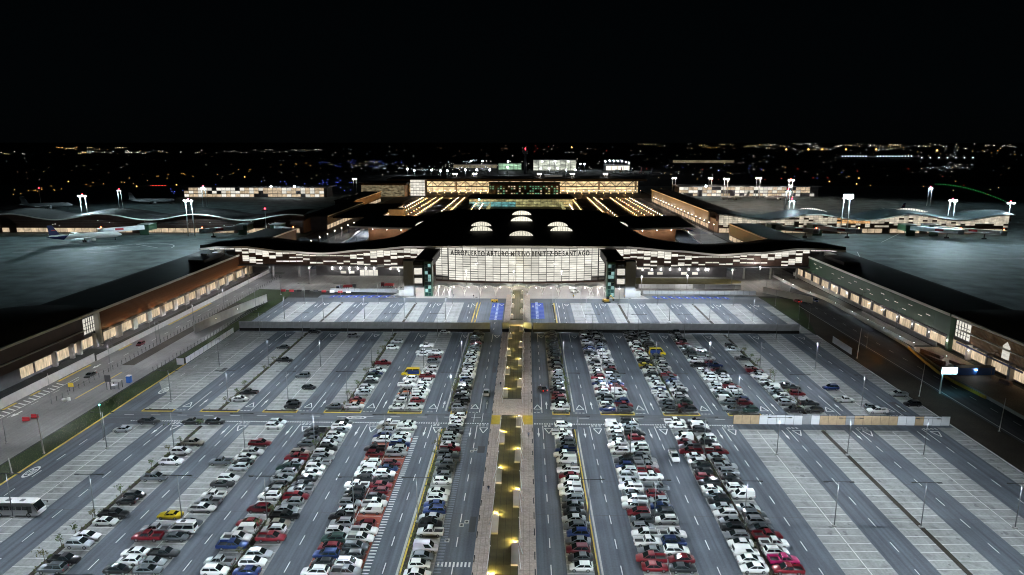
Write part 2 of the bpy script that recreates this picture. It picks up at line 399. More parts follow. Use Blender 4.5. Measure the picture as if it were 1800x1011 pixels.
# walkway paving
g = MB(); g.box(-9.0, 2.1, 60, 320, 0.0, 0.14); walk = struct('walkway', g, M['paver'])
jl = MB()
for x in (-8.1,-7.2,-0.2,0.9): jl.rect(x-.02,x+.02,60,255,0.144)
y = 61
while y < 255: jl.rect(-9,-6.2,y-.02,y+.02,0.144); jl.rect(-1,2.1,y-.02,y+.02,0.144); y += 2.4
struct('paving_joints', jl, mat('paving_joint', (0.13,0.11,0.1),0.9), walk)
dg = MB()
rr = random.Random(3)
y = 64
while y < 250:
    dg.rect(-8.95,-8.75,y,y+2.2,0.146); dg.rect(1.75,1.95,y+1,y+3.4,0.146); y += rr.uniform(5,8)
struct('drain_slots', dg, M['tyre'], walk)
for (x0,x1) in ((-8.9,-6.6),(-0.6,2.0)):
    g = MB(); g.rect(x0,x1,166.0,172.0,0.148); struct('tactile_paving', g, M['yellow'], walk)
# ================================================================== VEHICLES
CCOL = {'W':('white',(0.80,0.80,0.79),0.0),'S':('silver',(0.46,0.48,0.50),0.55),'G':('grey',(0.13,0.145,0.16),0.5),'K':('black',(0.012,0.013,0.015),0.2),
 'R':('red',(0.17,0.006,0.014),0.2),'B':('blue',(0.012,0.035,0.14),0.4),'Y':('yellow',(0.85,0.62,0.01),0.0),'O':('orange',(0.62,0.10,0.02),0.15),
 'N':('dark green',(0.03,0.07,0.06),0.4),'T':('beige',(0.36,0.33,0.27),0.4),'D':('maroon',(0.10,0.008,0.015),0.3),'P':('magenta red',(0.34,0.01,0.09),0.2),'V':('lilac grey',(0.42,0.40,0.46),0.3)}
PAINT = {}
for k, (nm, c, me) in CCOL.items():
    PAINT[k] = []
    for i in range(1 if k in 'YO' else 3):
        f = 1 + (i-1)*(0.05 if k == 'W' else 0.28)
        q = tuple(min(0.84, x*f + (0.004*i if k != 'W' else 0)) for x in c)
        PAINT[k].append(mat(f'{nm}_car_paint', q, 0.30, me, coat=0.45))
VM = [None, M['glass'], M['trim'], M['tyre'], M['rim'], M['headlight'], M['taillight'], M['white'], M['darksteel']]   # slot 0 is the paint
PNAME = {'h':'hatchback','s':'sedan','u':'SUV','p':'pickup','v':'van','c':'coupe','m':'camper van','b':'minibus','t':'taxi'}
def loft(st, mb, mi=0, low=0.20):
    """st: (x, halfwidth, ztop) rear to front -> rounded lower body"""
    ring = 9; vs = []
    for (x, w, zt, zb) in st:
        for (a, z) in ((-.86,zb),(-.99,zb+.14),(-1.0,zt-.24),(-.965,zt-.09),(-.80,zt),(0,zt+.025),(.80,zt),(.965,zt-.09),(1.0,zt-.24),(.99,zb+.14),(.86,zb)): vs.append((x, a*w, z))
    n = 11; L = len(st)
    fs = [(i*n+j,(i+1)*n+j,(i+1)*n+j+1,i*n+j+1) for i in range(L-1) for j in range(n-1)]
    mb.add(vs, fs, mi, True)
    mb.add(vs[:n], [tuple(range(n))], mi); mb.add(vs[-n:], [tuple(range(n-1,-1,-1))], mi)
    mb.add(vs, [(i*n+n-1,(i+1)*n+n-1,(i+1)*n,i*n) for i in range(L-1)], 2)
def cabin(mb, gl, xb0, xr0, xr1, xb1, w, zb, zr, tw=0.80, side=True, rear=True, roofmi=0, van=False):
    """painted greenhouse with separate panes; gl: dict of MBs for windshield, rear_window, side_window l/r"""
    wr = w*tw; h = zr - zb
    lo = [(xb0,-w*.95,zb),(xb1,-w*.95,zb),(xb1,w*.95,zb),(xb0,w*.95,zb)]
    ed = [(xr0,-wr,zr-.07),(xr1,-wr,zr-.07),(xr1,wr,zr-.07),(xr0,wr,zr-.07)]
    tp = [(xr0+.12,-wr*.86,zr),(xr1-.15,-wr*.86,zr),(xr1-.15,wr*.86,zr),(xr0+.12,wr*.86,zr)]
    mb.add(lo+ed, [(0,1,5,4),(1,2,6,5),(2,3,7,6),(3,0,4,7)], 0)
    mb.add(ed+tp, [(0,1,5,4),(1,2,6,5),(2,3,7,6),(3,0,4,7),(4,5,6,7)], roofmi)
    def lerp(a,b,t): return tuple(a[i]+(b[i]-a[i])*t for i in range(3))
    def pane(m, a, b, c, d, u0, u1, v0, v1, off):
        P = lambda u,v: lerp(lerp(a,b,u), lerp(d,c,u), v)
        q = [P(u0,v0),P(u1,v0),P(u1,v1),P(u0,v1)]
        n = (Vector(q[1])-Vector(q[0])).cross(Vector(q[3])-Vector(q[0])).normalized()*off
        m.add([tuple(Vector(p)+n) for p in q], [(0,1,2,3)], 1)
    pane(gl['windshield'], lo[1],lo[2],ed[2],ed[1], .03,.97,.04,.98,.015)
    if rear: pane(gl['rear_window'], lo[3],lo[0],ed[0],ed[3], .04,.96,.08,.95,.015)
    if side:
        for nm, q in (('sl',(lo[2],lo[3],ed[3],ed[2])),('sr',(lo[0],lo[1],ed[1],ed[0]))):
            a,b,c,d = q
            for (u0,u1) in (((.05,.485),(.515,.95)) if not van else ((.60,.93),)):
                if nm == 'sl' and van: u0, u1 = .07, .40
                pane(gl[nm], a,b,c,d, u0,u1,.07,.94,.015)
def wheel_mb(r, wd):
    g = MB(); n = 12
    g.tube((0,-wd/2,0),(0,wd/2,0), r, r, n, 3)
    for s in (-1,1):
        v = [(r*.62*math.cos(2*math.pi*i/n), s*(wd/2+.006), r*.62*math.sin(2*math.pi*i/n)) for i in range(n)]
        g.add(v, [tuple(range(n)) if s < 0 else tuple(range(n-1,-1,-1))], 4)
    return g
SPEC = {}
def spec(kind):
    """returns dict name -> MB for one kind of vehicle, front along +X, base at z=0"""
    d = {k: MB() for k in ('body','windshield','rear_window','sl','sr','hl0','hl1','tl0','tl1','bumper','bumper2')}
    d['extra'] = {}
    B = d['body']; z = 0.2
    if kind in 'sct':
        L, W, H, belt = (4.55,.90,1.45,.92) if kind != 'c' else (4.7,.94,1.34,.90)
        st = [(-L/2,W*.84,.86,.34),(-L/2+.12,W*.93,.97,.26),(-1.35,W,.98,z),(0,W,.94,z),(.95,W*.99,.93,z),(1.75,W*.95,.80,z),(L/2-.1,W*.86,.66,.25),(L/2,W*.76,.58,.32)]
        if kind == 'c': cabin(B, d, -1.75,-.85,.15,1.05, W*.92, .86, 1.30, .70)
        else: cabin(B, d, -1.80,-1.0,.22,1.25, W*.97, .88, 1.41, .78)
    elif kind == 'h':
        L, W, H = 3.95,.87,1.48
        st = [(-L/2,W*.86,.90,.32),(-L/2+.1,W*.95,1.0,.25),(-.9,W,.99,z),(.6,W,.96,z),(1.4,W*.94,.84,z),(L/2-.08,W*.85,.68,.25),(L/2,W*.75,.58,.32)]
        cabin(B, d, -L/2+.08,-1.45,.22,1.15, W*.97, .90, 1.44, .78)
    elif kind == 'u':
        L, W, H, z = 4.5,.93,1.70,.28
        st = [(-L/2,W*.86,1.02,.40),(-L/2+.1,W*.95,1.12,.32),(-1.0,W,1.11,z),(.7,W,1.08,z),(1.6,W*.97,1.0,z),(L/2-.1,W*.90,.84,.32),(L/2,W*.80,.72,.38)]
        cabin(B, d, -L/2+.06,-1.72,.28,1.22, W*.97, 1.02, 1.64, .80)
        for s in (-1,1):
            r = MB(); r.bar((-1.6,s*W*.62,1.68),(.15,s*W*.62,1.68),.05,.04,8); d['extra']['roof_rail' + ('_left' if s > 0 else '')] = r
    elif kind == 'p':
        L, W, H, z = 5.2,.93,1.78,.34
        st = [(-L/2,W*.93,.62,.42),(-L/2+.05,W*.95,.64,.38),(-.75,W,.64,z),(-.7,W,1.13,z),(.6,W,1.11,z),(1.25,W*.98,1.10,z),(2.1,W*.95,1.02,z),(L/2-.1,W*.90,.86,.36),(L/2,W*.82,.74,.40)]
        cabin(B, d, -.72,-.5,.52,1.42, W*.97, 1.05, 1.74, .80)
        bed = MB()                                                     # open load bed: walls round a dark floor
        for (x0,x1,y0,y1) in ((-L/2+.02,-.72,-W,-W+.09),(-L/2+.02,-.72,W-.09,W),(-L/2+.02,-L/2+.11,-W+.09,W-.09)): bed.box(x0,x1,y0,y1,.55,1.10,0)
        bed.box(-L/2+.11,-.72,-W+.09,W-.09,.55,.70,2)
        d['extra']['load_bed'] = bed
    elif kind == 'v':
        L, W, H, z = 4.5,.90,1.88,.26
        st = [(-L/2,W*.93,1.0,.36),(-L/2+.06,W*.97,1.06,.3),(-.6,W,1.06,z),(.9,W,1.04,z),(1.7,W*.95,.95,z),(L/2-.08,W*.86,.76,.3),(L/2,W*.78,.64,.36)]
        cabin(B, d, -L/2+.03,-L/2+.12,.75,1.5, W*.97, 1.0, H, .90, van=True)
    elif kind == 'm':
        L, W, H, z = 4.9,.92,2.2,.26
        st = [(-L/2,W*.94,1.0,.36),(-L/2+.06,W*.98,1.1,.3),(0,W,1.1,z),(1.6,W,1.05,z),(2.2,W*.95,.95,z),(L/2,W*.88,.7,.34)]
        cabin(B, d, -L/2+.03,-L/2+.16,1.1,2.15, W*.98, 1.05, 1.9, .90)
        r = MB(); r.prism([(-2.2,-.62),(.7,-.62),(1.0,-.4),(1.0,.4),(.7,.62),(-2.2,.62)], 1.88, 2.22, 0); r.box(-.6,.2,-.35,.35,2.22,2.28,8)
        d['extra']['high_roof'] = r
    elif kind == 'b':
        L, W, H, z = 5.9,.99,2.55,.28
        st = [(-L/2,W*.96,1.2,.36),(-L/2+.06,W,1.25,.3),(0,W,1.25,z),(1.5,W,1.2,z),(2.3,W*.96,1.05,z),(L/2-.1,W*.9,.86,.32),(L/2,W*.8,.7,.4)]
        cabin(B, d, -L/2+.03,-L/2+.14,1.3,2.2, W*.99, 1.2, H, .92)
    loft(st, B)
    f, r_ = st[-1], st[0]
    for i, s in enumerate((-1,1)):
        x = L/2-.16; w = st[-2][1]
        zt = st[-2][2]
        d['hl%d'%i].add([(x+.02,s*w*1.0,zt-.22),(x+.17,s*w*.62,zt-.24),(x+.13,s*w*.60,zt-.06),(x-.12,s*w*1.01,zt-.05)], [(0,1,2,3)] if s > 0 else [(3,2,1,0)], 5)
        zt = max(st[0][2], .9) if kind == 'p' else st[0][2]; w = st[0][1]
        d['tl%d'%i].box(-L/2-.015,-L/2+.10,min(s*w*.70,s*w*1.01),max(s*w*.70,s*w*1.01),zt-.30,zt-.10,6)
    d['bumper'].box(L/2-.06,L/2+.015,-W*.66,W*.66,.30,.46,2); d['bumper2'].box(-L/2-.02,-L/2+.08,-W*.72,W*.72,.34,.46,2)
    d['dims'] = (L, W, H); d['wr'] = .34 if kind in 'upmb' else .31
    d['wx'] = (-L*.29, L*.305) if kind != 'p' else (-1.55, 1.62)
    return d
for k in 'shupvcmbt': SPEC[k] = spec(k)
MESH = {}
def vmesh(kind, key, name):
    kk = (kind, key)
    if kk not in MESH:
        mb = SPEC[kind]['extra'][key] if key in SPEC[kind]['extra'] else SPEC[kind][key]
        MESH[kk] = mb.mesh(name, [PAINT['W'][1]] + VM[1:])
    return MESH[kk]
for k in SPEC: SPEC[k]['wheel'] = wheel_mb(SPEC[k]['wr'], .22)
def set_paint(o, p):
    if o.material_slots: o.material_slots[0].link = 'OBJECT'; o.material_slots[0].material = p
PARTS = [('body','body'),('windshield','windshield'),('rear_window','rear_window'),('side_window','sl'),('side_window','sr'),
         ('headlight','hl0'),('headlight','hl1'),('taillight','tl0'),('taillight','tl1'),('front_bumper','bumper'),('rear_bumper','bumper2')]
def full_vehicle(kind, paint, name, loc, rz, lit=False):
    root = bpy.data.objects.new(name, None); COL.objects.link(root); root.location = loc; root.rotation_euler = (0,0,rz)
    for nm, key in PARTS + [(e.replace('_left',''), e) for e in SPEC[kind]['extra']]:
        me = vmesh(kind, key, nm)
        if not len(me.polygons): continue
        o = link(nm, me, root); 
        if key in ('body','load_bed','high_roof'): set_paint(o, paint)
        if lit and key[:2] in ('hl','tl'):
            i = 5 if key[:2] == 'hl' else 6
            o.material_slots[i].link = 'OBJECT'; o.material_slots[i].material = M['headlit'] if i == 5 else M['taillit']
    W = SPEC[kind]['dims'][1]
    for x in SPEC[kind]['wx']:
        for s in (-1,1): link('wheel', vmesh(kind,'wheel','wheel'), root, (x, s*(W-.10), SPEC[kind]['wr']))
    return root
def merged_mb(kind):
    g = MB(); sp = SPEC[kind]
    for key in [p[1] for p in PARTS] + list(sp['extra']):
        m = sp['extra'].get(key) or sp[key]
        o = len(g.v); g.v += m.v; g.f += [tuple(i+o for i in f) for f in m.f]; g.m += m.m; g.sm += m.sm
    for x in sp['wx']:
        for s in (-1,1):
            m = sp['wheel']; o = len(g.v); dx, dy, dz = x, s*(sp['dims'][1]-.1), sp['wr']
            g.v += [(a+dx,b+dy,c+dz) for a,b,c in m.v]; g.f += [tuple(i+o for i in f) for f in m.f]; g.m += m.m; g.sm += m.sm
    return g
MERGED = {k: merged_mb(k) for k in SPEC}
MMESH = {}
def mono_vehicle(kind, paint, name, loc, rz):
    if kind not in MMESH: MMESH[kind] = MERGED[kind].mesh(PNAME[kind].replace(' ','_'), [PAINT['W'][1]] + VM[1:])
    o = link(name, MMESH[kind], None, loc, rz); set_paint(o, paint); return o
FILES = {
 'aS1L':'24Ss',
 'aS1R':'26Kp',
 'aS2L':'26Kp',
 'aS2R':'1Gu 2Kp 4Su 5Ws 7Ws 8Kp 10Kh 11Kh 14Gp 17Wp 19Wu 21Tp 26Ku',
 'aS3L':'1Ks 2Wh 3Ws 5Rp 6Sp 8Yc 17Gp',
 'aS3R':'1Gs 2Ss 3Kp 5Gs 6Wm 7Gc 9Wp 10Sp 11Wp 13Kc 14Wu 16Su 17Ks 18Ws 19Wp 21Rp 25Wu 26Su',
 'aS4L':'1Wu 2Sp 4Bp 5Wp 6Wv 7Rs 9Ru 11Wu 12Su 13Kh 14Ss 15Su 16Np 17Ss 18Rp 19Tu 21Gh 22Gs 23Ks 24Kp',
 'aS4R':'1Bs 2Wu 3Su 5Rp 6Wu 7Ts 8Kp 9Ss 10Su 11Rp 12Sp 13Gs 14Ks 15Ws 16Wu 17Sp 18Sp 19Wu 20Ku 21Wh 22Ss 23Wu 24Gs 25Wp 26Ku',
 'aS5L':'1Wu 2Kh 3Bs 4Rh 5Nu 6Wu 7Su 8Kp 9Wh 10Ss 11Ku 12Ks 13Wp 14Ku 15Wu 16Wv 17Wu 19Rh 20Kp 22Ws 23Bs 24Su 25Tp 26Wp',
 'aS5R':'1Sp 2Wu 3Ku 4Gs 5Wp 6Wp 7Ds 9Wv 10Wp 11Ks 12Rh 13Rs 14Ks 15Wu 16Bs 17Rh 19Sp 20Wu 21Bp 22Wu 23Ws 25Wp 26Ws',
 'aS6':'1Ws 2Wh 3Gs 4Vv 6Wp 7Ku 8Ss 9Bu 10Bs 11Wu 12Ws 14Wh 15Gs 16Ks 17Gs 18Gp 19Gu 20Rp 21Ws 22Su 23Ss 24Ks 25Gs 26Ws 27Wh 28Wu',
 'aR1':'2Ws 3Ks 4Du 5Gs 6Bs 7Gu 8Ss 9Ks 10Ks 11Gu 12Wp 13Wp 14Wu 15Rs 16Wp 18Wv 19Wp 20Bp 21Gs 22Gu 23Ws 24Wp 26Wu',
 'aR2L':'2Rs 3Rp 4Gs 5Wp 6Wp 7Su 8Gu 9Ru 10Sp 11Wp 12Gs 13Wp 14Ss 15Ss 16Wu 17Bs 18Ku 20Wu 21Wp 22Ss 23Gs 24Ss 25Ws 26Wv',
 'aR2R':'2Ks 3Rs 4Wu 5Bu 6Wp 8Wu 9Gu 10Bs 11Ss 12Rs 13Gp 15Wp 16Rp 17Sp 18Sp 19Gs 20Ws 21Wu 23Rs 24Kp 25Gs 26Ss 27Ku',
 'aR3L':'2Ws 3Ws 4Wv 5Ws 6Su 7Ks 8Ss 9Wu 10Ss 11Ku 12Gs 13Ws 14Ku 15Rh 16Ks 17Ku 18Ws 19Ws 20Rp 21Gp 22Ds 23Wv 24Gs 26Ws 27Wp',
 'aR3R':'2Rp 3Pp 4Ws 5Wp 6Rp 7Gs 8Su 9Gu 10Ss 12Wv 13Wu 14Ks 15Ks 16Su 17Sp 18Ks 19Ss 20Rp 21Ws 22Ku 23Wu 25Ku 26Wv 27Gp',
 'bS2L':'22Ks',
 'bS2R':'2Ws 4Kp 16Kp 30Ku',
 'bS3L':'10Gu',
 'bS3R':'0Ku 1Ks 6Kh 28Su',
 'bS4L':'0Gs',
 'bS4R':'0Wp 1Oh 2Rs 4Su 5Ws 6Wu 8Ks 9Ws 10Ns 11Bs 12Wp 15Rp 22Wu 25Su',
 'bS5L':'0Ws 2Ws 3Su 4Oh 5Gs 7Wp 9Wu 11Zb 19Ws 20Wp 23Wp',
 'bS5R':'0Wu 2Rs 3Wu 4Ws 5Wp 6Ss 7Wh 8Wu 10Rp 11Ws 13Wu 16Gu 18Rs 20Wu 30Ss',
 'bS6':'0Su 1Ks 2Ku 3Ku 4Ss 5Ks 6Ku 7Ws 8Gs 9Bs 10Wu 11Ws 12Wh 13Ws 14Su 15Wu 16Ws 17Ws 18Su 19Ws 20Ws 22Ns 23Ks 24Rs 27Gs 29Ku 30Ks',
 'bR1':'0Wp 1Ws 3Rs 4Rh 5Ku 6Ks 7Gs 8Ss 9Gu 10Su 12Ss 13Tu 14Ks 15Gs 16Ku 17Ts 18Ks 19Ku 20Gs 21Ks 22Ku 23Gs 24Ks 25Gu 26Ks 28Ts 29Ks 30Gs',
 'bR2L':'0Bs 1Wu 3Ku 4Gs 5Wu 6Rs 7Ws 8Bs 10Rs 11Gs 12Ws 13Ss 14Wu 15Gs 16Ks 17Ws 18Wp 19Gs 20Ks 21Ss 22Bs 23Ks 25Ss 26Gs 27Ks 28Ss 29Ku 30Ks 31Ks',
 'bR2R':'1Rp 2Bs 4Ws 5Wv 6Rp 7Rs 8Bs 9Ss 11Wu 13Rs 14Su 15Gs 16Ws 17Wu 18Ss 20Wu 21Ws 22Bs 24Ks 25Ku 26Su 28Ks 29Ku 30Ks 31Ks',
 'bR3L':'0Ks 1Gs 3Wu 4Ss 5Wp 6Bs 7Wu 8Ws 9Ss 10Ws 11Ks 12Ss 13Wu 15Yt 16Ks 17Ks 19Ws 20Wu 21Rs 22Wu 24Wu 25Ws 27Ks 28Ku 29Gs 30Ks 31Ks',
 'bR3R':'0Ku 1Rs 2Ns 4Wu 5Ku 6Wp 7Su 8Su 9Bs 10Gp 11Rp 13Ss 14Wu 15Gu 16Ws 17Ss 18Ku 20Zc 23Ku 25Ks 26Su 28Gs 29Ku 30Ks 31Ks',
 'bR4L':'0Gp 2Gu 3Wv 4Nu 5Gs 6Ws 7Ss 8Ws 10Ws 11Wu 12Ss 13Ws 15Kp 17Wp 18Gs 20Ku 21Ks 22Ss 23Ks 25Rs 26Ku 27Ks 28Gs 29Su 31Ku',
 'bR4R':'0Nu 2Rs 3Bs 4Su 5Ws 6Wu 7Rp 8Ks 10Ws 11Ws 12Ku 13Rs 15Bp 16Rs 18Sp 20Gp 22Ws',
 'bR5L':'0Kp 2Su 3Ks 4Wu 5Gs 6Ss 7Wv 8Ks 9Wu 11Wp 12Ss 13Rp 14Su 18Kp 22Sp 24Ks',
 'bR5R':'0Ku 2Gp 5Ru 7Kp 8Ks',
 'bR6L':'3Wp 7Bu',
 'bR6R':'0Wp 1Gs',
 'bR7':'2Ku 5Sp',
}
XC = dict(S1L=-102.5,S1R=-98.1,S2L=-86.4,S2R=-80.8,S3L=-69.2,S3R=-64.4,S4L=-52.7,S4R=-47.1,S5L=-35.2,S5R=-30.5,S6=-18.0,R1=9.7,R2L=22.6,R2R=27.2,R3L=39.5,R3R=44.8,R4L=56.8,R4R=61.4,R5L=73.2,R5R=78.7,R6L=90.8,R6R=95.3,R7=108)
ORD = ['zeroth','first','second','third','fourth','fifth','sixth','seventh','eighth','ninth','tenth']
def ordn(n): return ORD[n] if n <= 10 else f"{n}{'th' if 10 < n % 100 < 14 else {1:'st',2:'nd',3:'rd'}.get(n % 10,'th')}"
rc = random.Random(21)
veh = []
for key, s in FILES.items():
    blk, f = key[0], key[1:]
    slots = {}
    for t in s.split():
        n = t.rstrip('WSGKRBYONTDPVZshupvcmbt'); slots[int(n)] = t[len(n):]
    if key in ('bS6','bR1','bR2L','bR2R','bR3L','bR3R'):             # these columns are packed solid
        pool = 'Ks Ks Gs Gu Ss Ks Ku Gp Ws Bs' if True else ''
        for i in range(max(slots)):
            if i not in slots and rc.random() < .8:
                slots[i] = rc.choice('Ks Gs Ku Ss Ws Wu Gu Kp'.split())
    strip = f[:2]
    side = '' if strip in ('S6','R1','R7') else ('left' if f.endswith('L') else 'right')
    order = sorted(slots)
    for j, i in enumerate(order):
        y = (98.7 if blk == 'a' else 175.0) + 2.505*(i + 0.5)
        veh.append(dict(code=slots[i], x=XC[f], y=y, blk=blk, strip=strip, side=side, key=key, j=j, n=len(order),
            prev=slots.get(i-1), nxt=slots.get(i+1), i=i))
for v in veh:                                                         # the photograph's rows mix saloons with many hatchbacks and SUVs
    if v['code'][1] == 's' and v['blk'] == 'b' or (v['code'][1] == 's' and v['key'] in ('aR1','aR2L','aR2R','aR3L','aR3R','aS6','aS5L','aS5R')):
        q = rc.random(); v['code'] = v['code'][0] + ('h' if q < .34 else ('u' if q < .48 else 's'))
bykey = {(v['key'],v['i']): v['code'] for v in veh}
for v in veh: v['prev'] = bykey.get((v['key'],v['i']-1)); v['nxt'] = bykey.get((v['key'],v['i']+1))
for v in veh:
    if v['code'][0] == 'Z': v['code'] = 'Y' + ('b' if v['code'][1] in 'bc' else v['code'][1]); v['multi'] = True
def descr(c):
    if c is None: return 'an empty bay'
    k = c[0] if c[0] != 'Z' else 'Y'
    if c[0] == 'Z': return 'yellow-blue minibus'
    return f"{CCOL[k][0]} {PNAME[c[1]]}"
def place_words(v):
    w = STRIPS[v['strip']][3]; sd = 'left' if v['strip'][0] == 'S' else 'right'
    near = 'near' if v['blk'] == 'a' else 'far'
    return f"{w} {near} column {sd} of walkway"
used = {}
def make_label(v):
    me = f"{descr(v['code'])}" if not v.get('multi') else 'yellow and blue minibus'
    a, b = descr(v['prev']), descr(v['nxt'])
    out = []
    if v['prev'] is None and v['nxt'] is None: out.append(f"{me} parked alone in {place_words(v)}")
    if v['prev'] and v['nxt']: out.append(f"{me} between {a} and {b}, {place_words(v)}")
    elif v['prev']: out.append(f"{me} beyond {a}, before a gap, {place_words(v)}")
    elif v['nxt']: out.append(f"{me} in front of {b}, {place_words(v)}")
    f = f"{v['side']} half of " if v['side'] else ''
    out.append(f"{me}, {ordn(v['j']+1)} vehicle from the front, {f}{place_words(v)}")
    return out
cnt = {}
for v in veh:
    v['labels'] = make_label(v)
    for l in set(v['labels'][:-1]): cnt[l] = cnt.get(l, 0) + 1
for v in veh:
    v['label'] = v['labels'][0] if cnt.get(v['labels'][0]) == 1 and len(v['labels'][0].split()) <= 16 else v['labels'][-1]
veh.sort(key=lambda v: v['x']**2*0.3 + v['y']**2)
ncar = 0; stuff = {}
crowd = MB(); crowd_m = []
for v in veh:
    c, k = v['code']; c0 = c
    paint = rc.choice(PAINT[c]); k2 = k
    facing = 0 if rc.random() < (0.75 if v['side'] == 'right' or v['strip'] in ('S6',) else 0.25) else math.pi
    if v['strip'] == 'R1': facing = math.pi if rc.random() < .85 else 0
    L = SPEC[k]['dims'][0]
    inset = -(L - 4.5)/2 if k in 'pmb' else 0
    out_dir = 1 if v['side'] == 'right' or v['strip'] == 'S6' else -1
    x = v['x'] + out_dir*(-inset)*0.8 + rc.uniform(-.28,.28)
    loc = (x, v['y'] + rc.uniform(-.14,.14), 0.006); rz = facing + R(rc.uniform(-1.6,1.6))
    cat = 'pickup truck' if k == 'p' else ('van' if k in 'vmb' else 'car')
    grp = {'pickup truck':'pickup trucks parked in the bays','van':'vans parked in the bays','car':'cars parked in the bays'}[cat]
    nm = {'pickup truck':'pickup_truck','van':'van','car':'parked_car'}[cat]
    if cat == 'car':
        ncar += 1
        if ncar > 300:
            ca, sa = math.cos(rz), math.sin(rz); m = MERGED[k]; o = len(crowd.v)
            crowd.v += [(a*ca-b*sa+loc[0], a*sa+b*ca+loc[1], d+loc[2]) for a,b,d in m.v]
            crowd.f += [tuple(i+o for i in f) for f in m.f]; crowd.sm += m.sm
            if paint not in crowd_m: crowd_m.append(paint)
            pi = 8 + crowd_m.index(paint); crowd.m += [(q-1 if q else pi) for q in m.m]
            continue
    o = full_vehicle(k, paint, nm, loc, rz) if v['blk'] == 'a' else mono_vehicle(k, paint, nm, loc, rz)
    o.scale = (rc.uniform(.95,1.04),rc.uniform(.96,1.02),rc.uniform(.93,1.05)); tag(o, v['label'], cat, grp); v['obj'] = o
    if v.get('multi') and v['blk'] == 'b':
        stripe = MB(); stripe.box(-2.7,.9,-1.02,1.02,.75,1.95,0)
        part('painted_panel', stripe, PAINT['B'][2], o)
crowd.m = crowd.m
o = part('parked_cars', crowd, VM[1:] + crowd_m, None); tag(o, 'far rows of parked cars beneath the long grey hoarding', 'car', kind='stuff')
# cars on the move and the coach
def road_car(kind, c, loc, rz, label, cat='car', name='moving_car'):
    o = full_vehicle(kind, PAINT[c][0], name, loc, rz, lit=True); tag(o, label, cat); return o
o = full_vehicle('p', PAINT['W'][1], 'pickup_truck', (34.6,147.3,.02), -math.pi/2, lit=False); tag(o,'white pickup driving toward the camera in the aisle, third column right of walkway','pickup truck')
o = full_vehicle('s', PAINT['S'][1], 'moving_car', (-11.3,187.5,.02), -math.pi/2, lit=False); tag(o,'silver sedan driving down the lane just left of the walkway','car')
road_car('s','K',(5.2,191.5,.02), math.pi/2 + R(18), 'black sedan with glowing tail lights in the lane right of the walkway')
def coach(loc):
    r = thing('coach', 'white coach with dark windows parked across the outermost left bays', 'bus', loc)
    L, W, H = 9.4, 1.22, 3.0
    g = MB(); n = 13
    prof = [(-L/2,.42),(-L/2,2.85),(-L/2+.15,H),(L/2-1.35,H),(L/2-.9,2.86),(L/2-.08,1.25),(L/2,1.0),(L/2,.42)]
    vs = []
    for s, q in ((-1,1),(1,1)):
        for (x,z) in prof: vs.append((x, s*W*(1.0 if z < 2.6 else .93), z))
    m = len(prof)
    g.add(vs, [tuple(range(m)), tuple(range(2*m-1,m-1,-1))] + [(i,m+i,m+(i+1)%m,(i+1)%m) for i in range(m)], 0)
    part('body', g, PAINT['W'][1], r)
    g = MB(); g.quad((L/2-.83,-W*.88,2.72),(L/2-.83,W*.88,2.72),(L/2-.10,W*.92,1.32),(L/2-.10,-W*.92,1.32)); 
    for v_ in range(len(g.v)): x,y,z = g.v[v_]; g.v[v_] = (x+.035,y,z+.02)
    g.f = [tuple(reversed(f)) for f in g.f]; part('windshield', g, M['glass'], r)
    for s in (-1,1):
        for i in range(6):
            x0 = -L/2+.3+i*1.22; g = MB(); g.box(x0,x0+1.14,min(s*W*1.0,s*(W+.012)),max(s*W*1.0,s*(W+.012)),1.55,2.35); part('window', g, M['glass'], r)
        g = MB(); g.box(L/2-2.0,L/2-1.1,min(s*W,s*(W+.012)),max(s*W,s*(W+.012)),.9,2.4); part('door', g, M['glass'], r)
    for x in (-2.9, 2.8):
        for s in (-1,1):
            o = link('wheel', wheel_mb(.46,.28).mesh('wheel',[PAINT['W'][1]]+VM[1:]), r, (x, s*(W-.13), .46))
    for x in (-2.0, .8): g = MB(); g.box(x,x+.8,-.4,.4,H,H+.1); part('roof_hatch', g, M['steel'], r)
    for s in (-1,1): g = MB(); g.box(L/2-.02,L/2+.03,s*.95-.2,s*.95+.2,.75,.95); part('headlight', g, M['headlight'], r)
    for s in (-1,1): g = MB(); g.bar((L/2-.3,s*1.1,2.3),(L/2+.25,s*1.45,2.2),.06,.06); g.box(L/2+.15,L/2+.3,s*1.45-.1,s*1.45+.1,1.8,2.2); part('mirror', g, M['trim'], r)
coach((-99.9,120.6,0.006))
# ================================================================== CAR PARK LAMP POSTS
def batwing(ld, fl=0.32, p=2.6):
    """street optic: more light toward the edges of its cone, so the pavement is lit evenly"""
    ld.use_nodes = True; nt = ld.node_tree; N = nt.nodes; L = nt.links; e = N['Emission']
    tc = N.new('ShaderNodeTexCoord'); sp = N.new('ShaderNodeSeparateXYZ'); L.new(tc.outputs['Normal'], sp.inputs[0])
    ab = N.new('ShaderNodeMath'); ab.operation = 'ABSOLUTE'; L.new(sp.outputs['Z'], ab.inputs[0])
    mx = N.new('ShaderNodeMath'); mx.operation = 'MAXIMUM'; mx.inputs[1].default_value = fl; L.new(ab.outputs[0], mx.inputs[0])
    pw = N.new('ShaderNodeMath'); pw.operation = 'POWER'; pw.inputs[1].default_value = -p; L.new(mx.outputs[0], pw.inputs[0])
    L.new(pw.outputs[0], e.inputs['Strength'])
LD = bpy.data.lights.new('street_optic', 'SPOT'); LD.energy = 860; LD.color = (0.82, 0.925, 1.0); LD.shadow_soft_size = 0.18; LD.spot_size = R(156); LD.spot_blend = 0.18; batwing(LD, 0.32, 2.3)
LD2 = LD.copy(); LD2.energy = 1750
LD3 = LD.copy(); LD3.energy = 220; LD4 = LD.copy(); LD4.energy = 1500
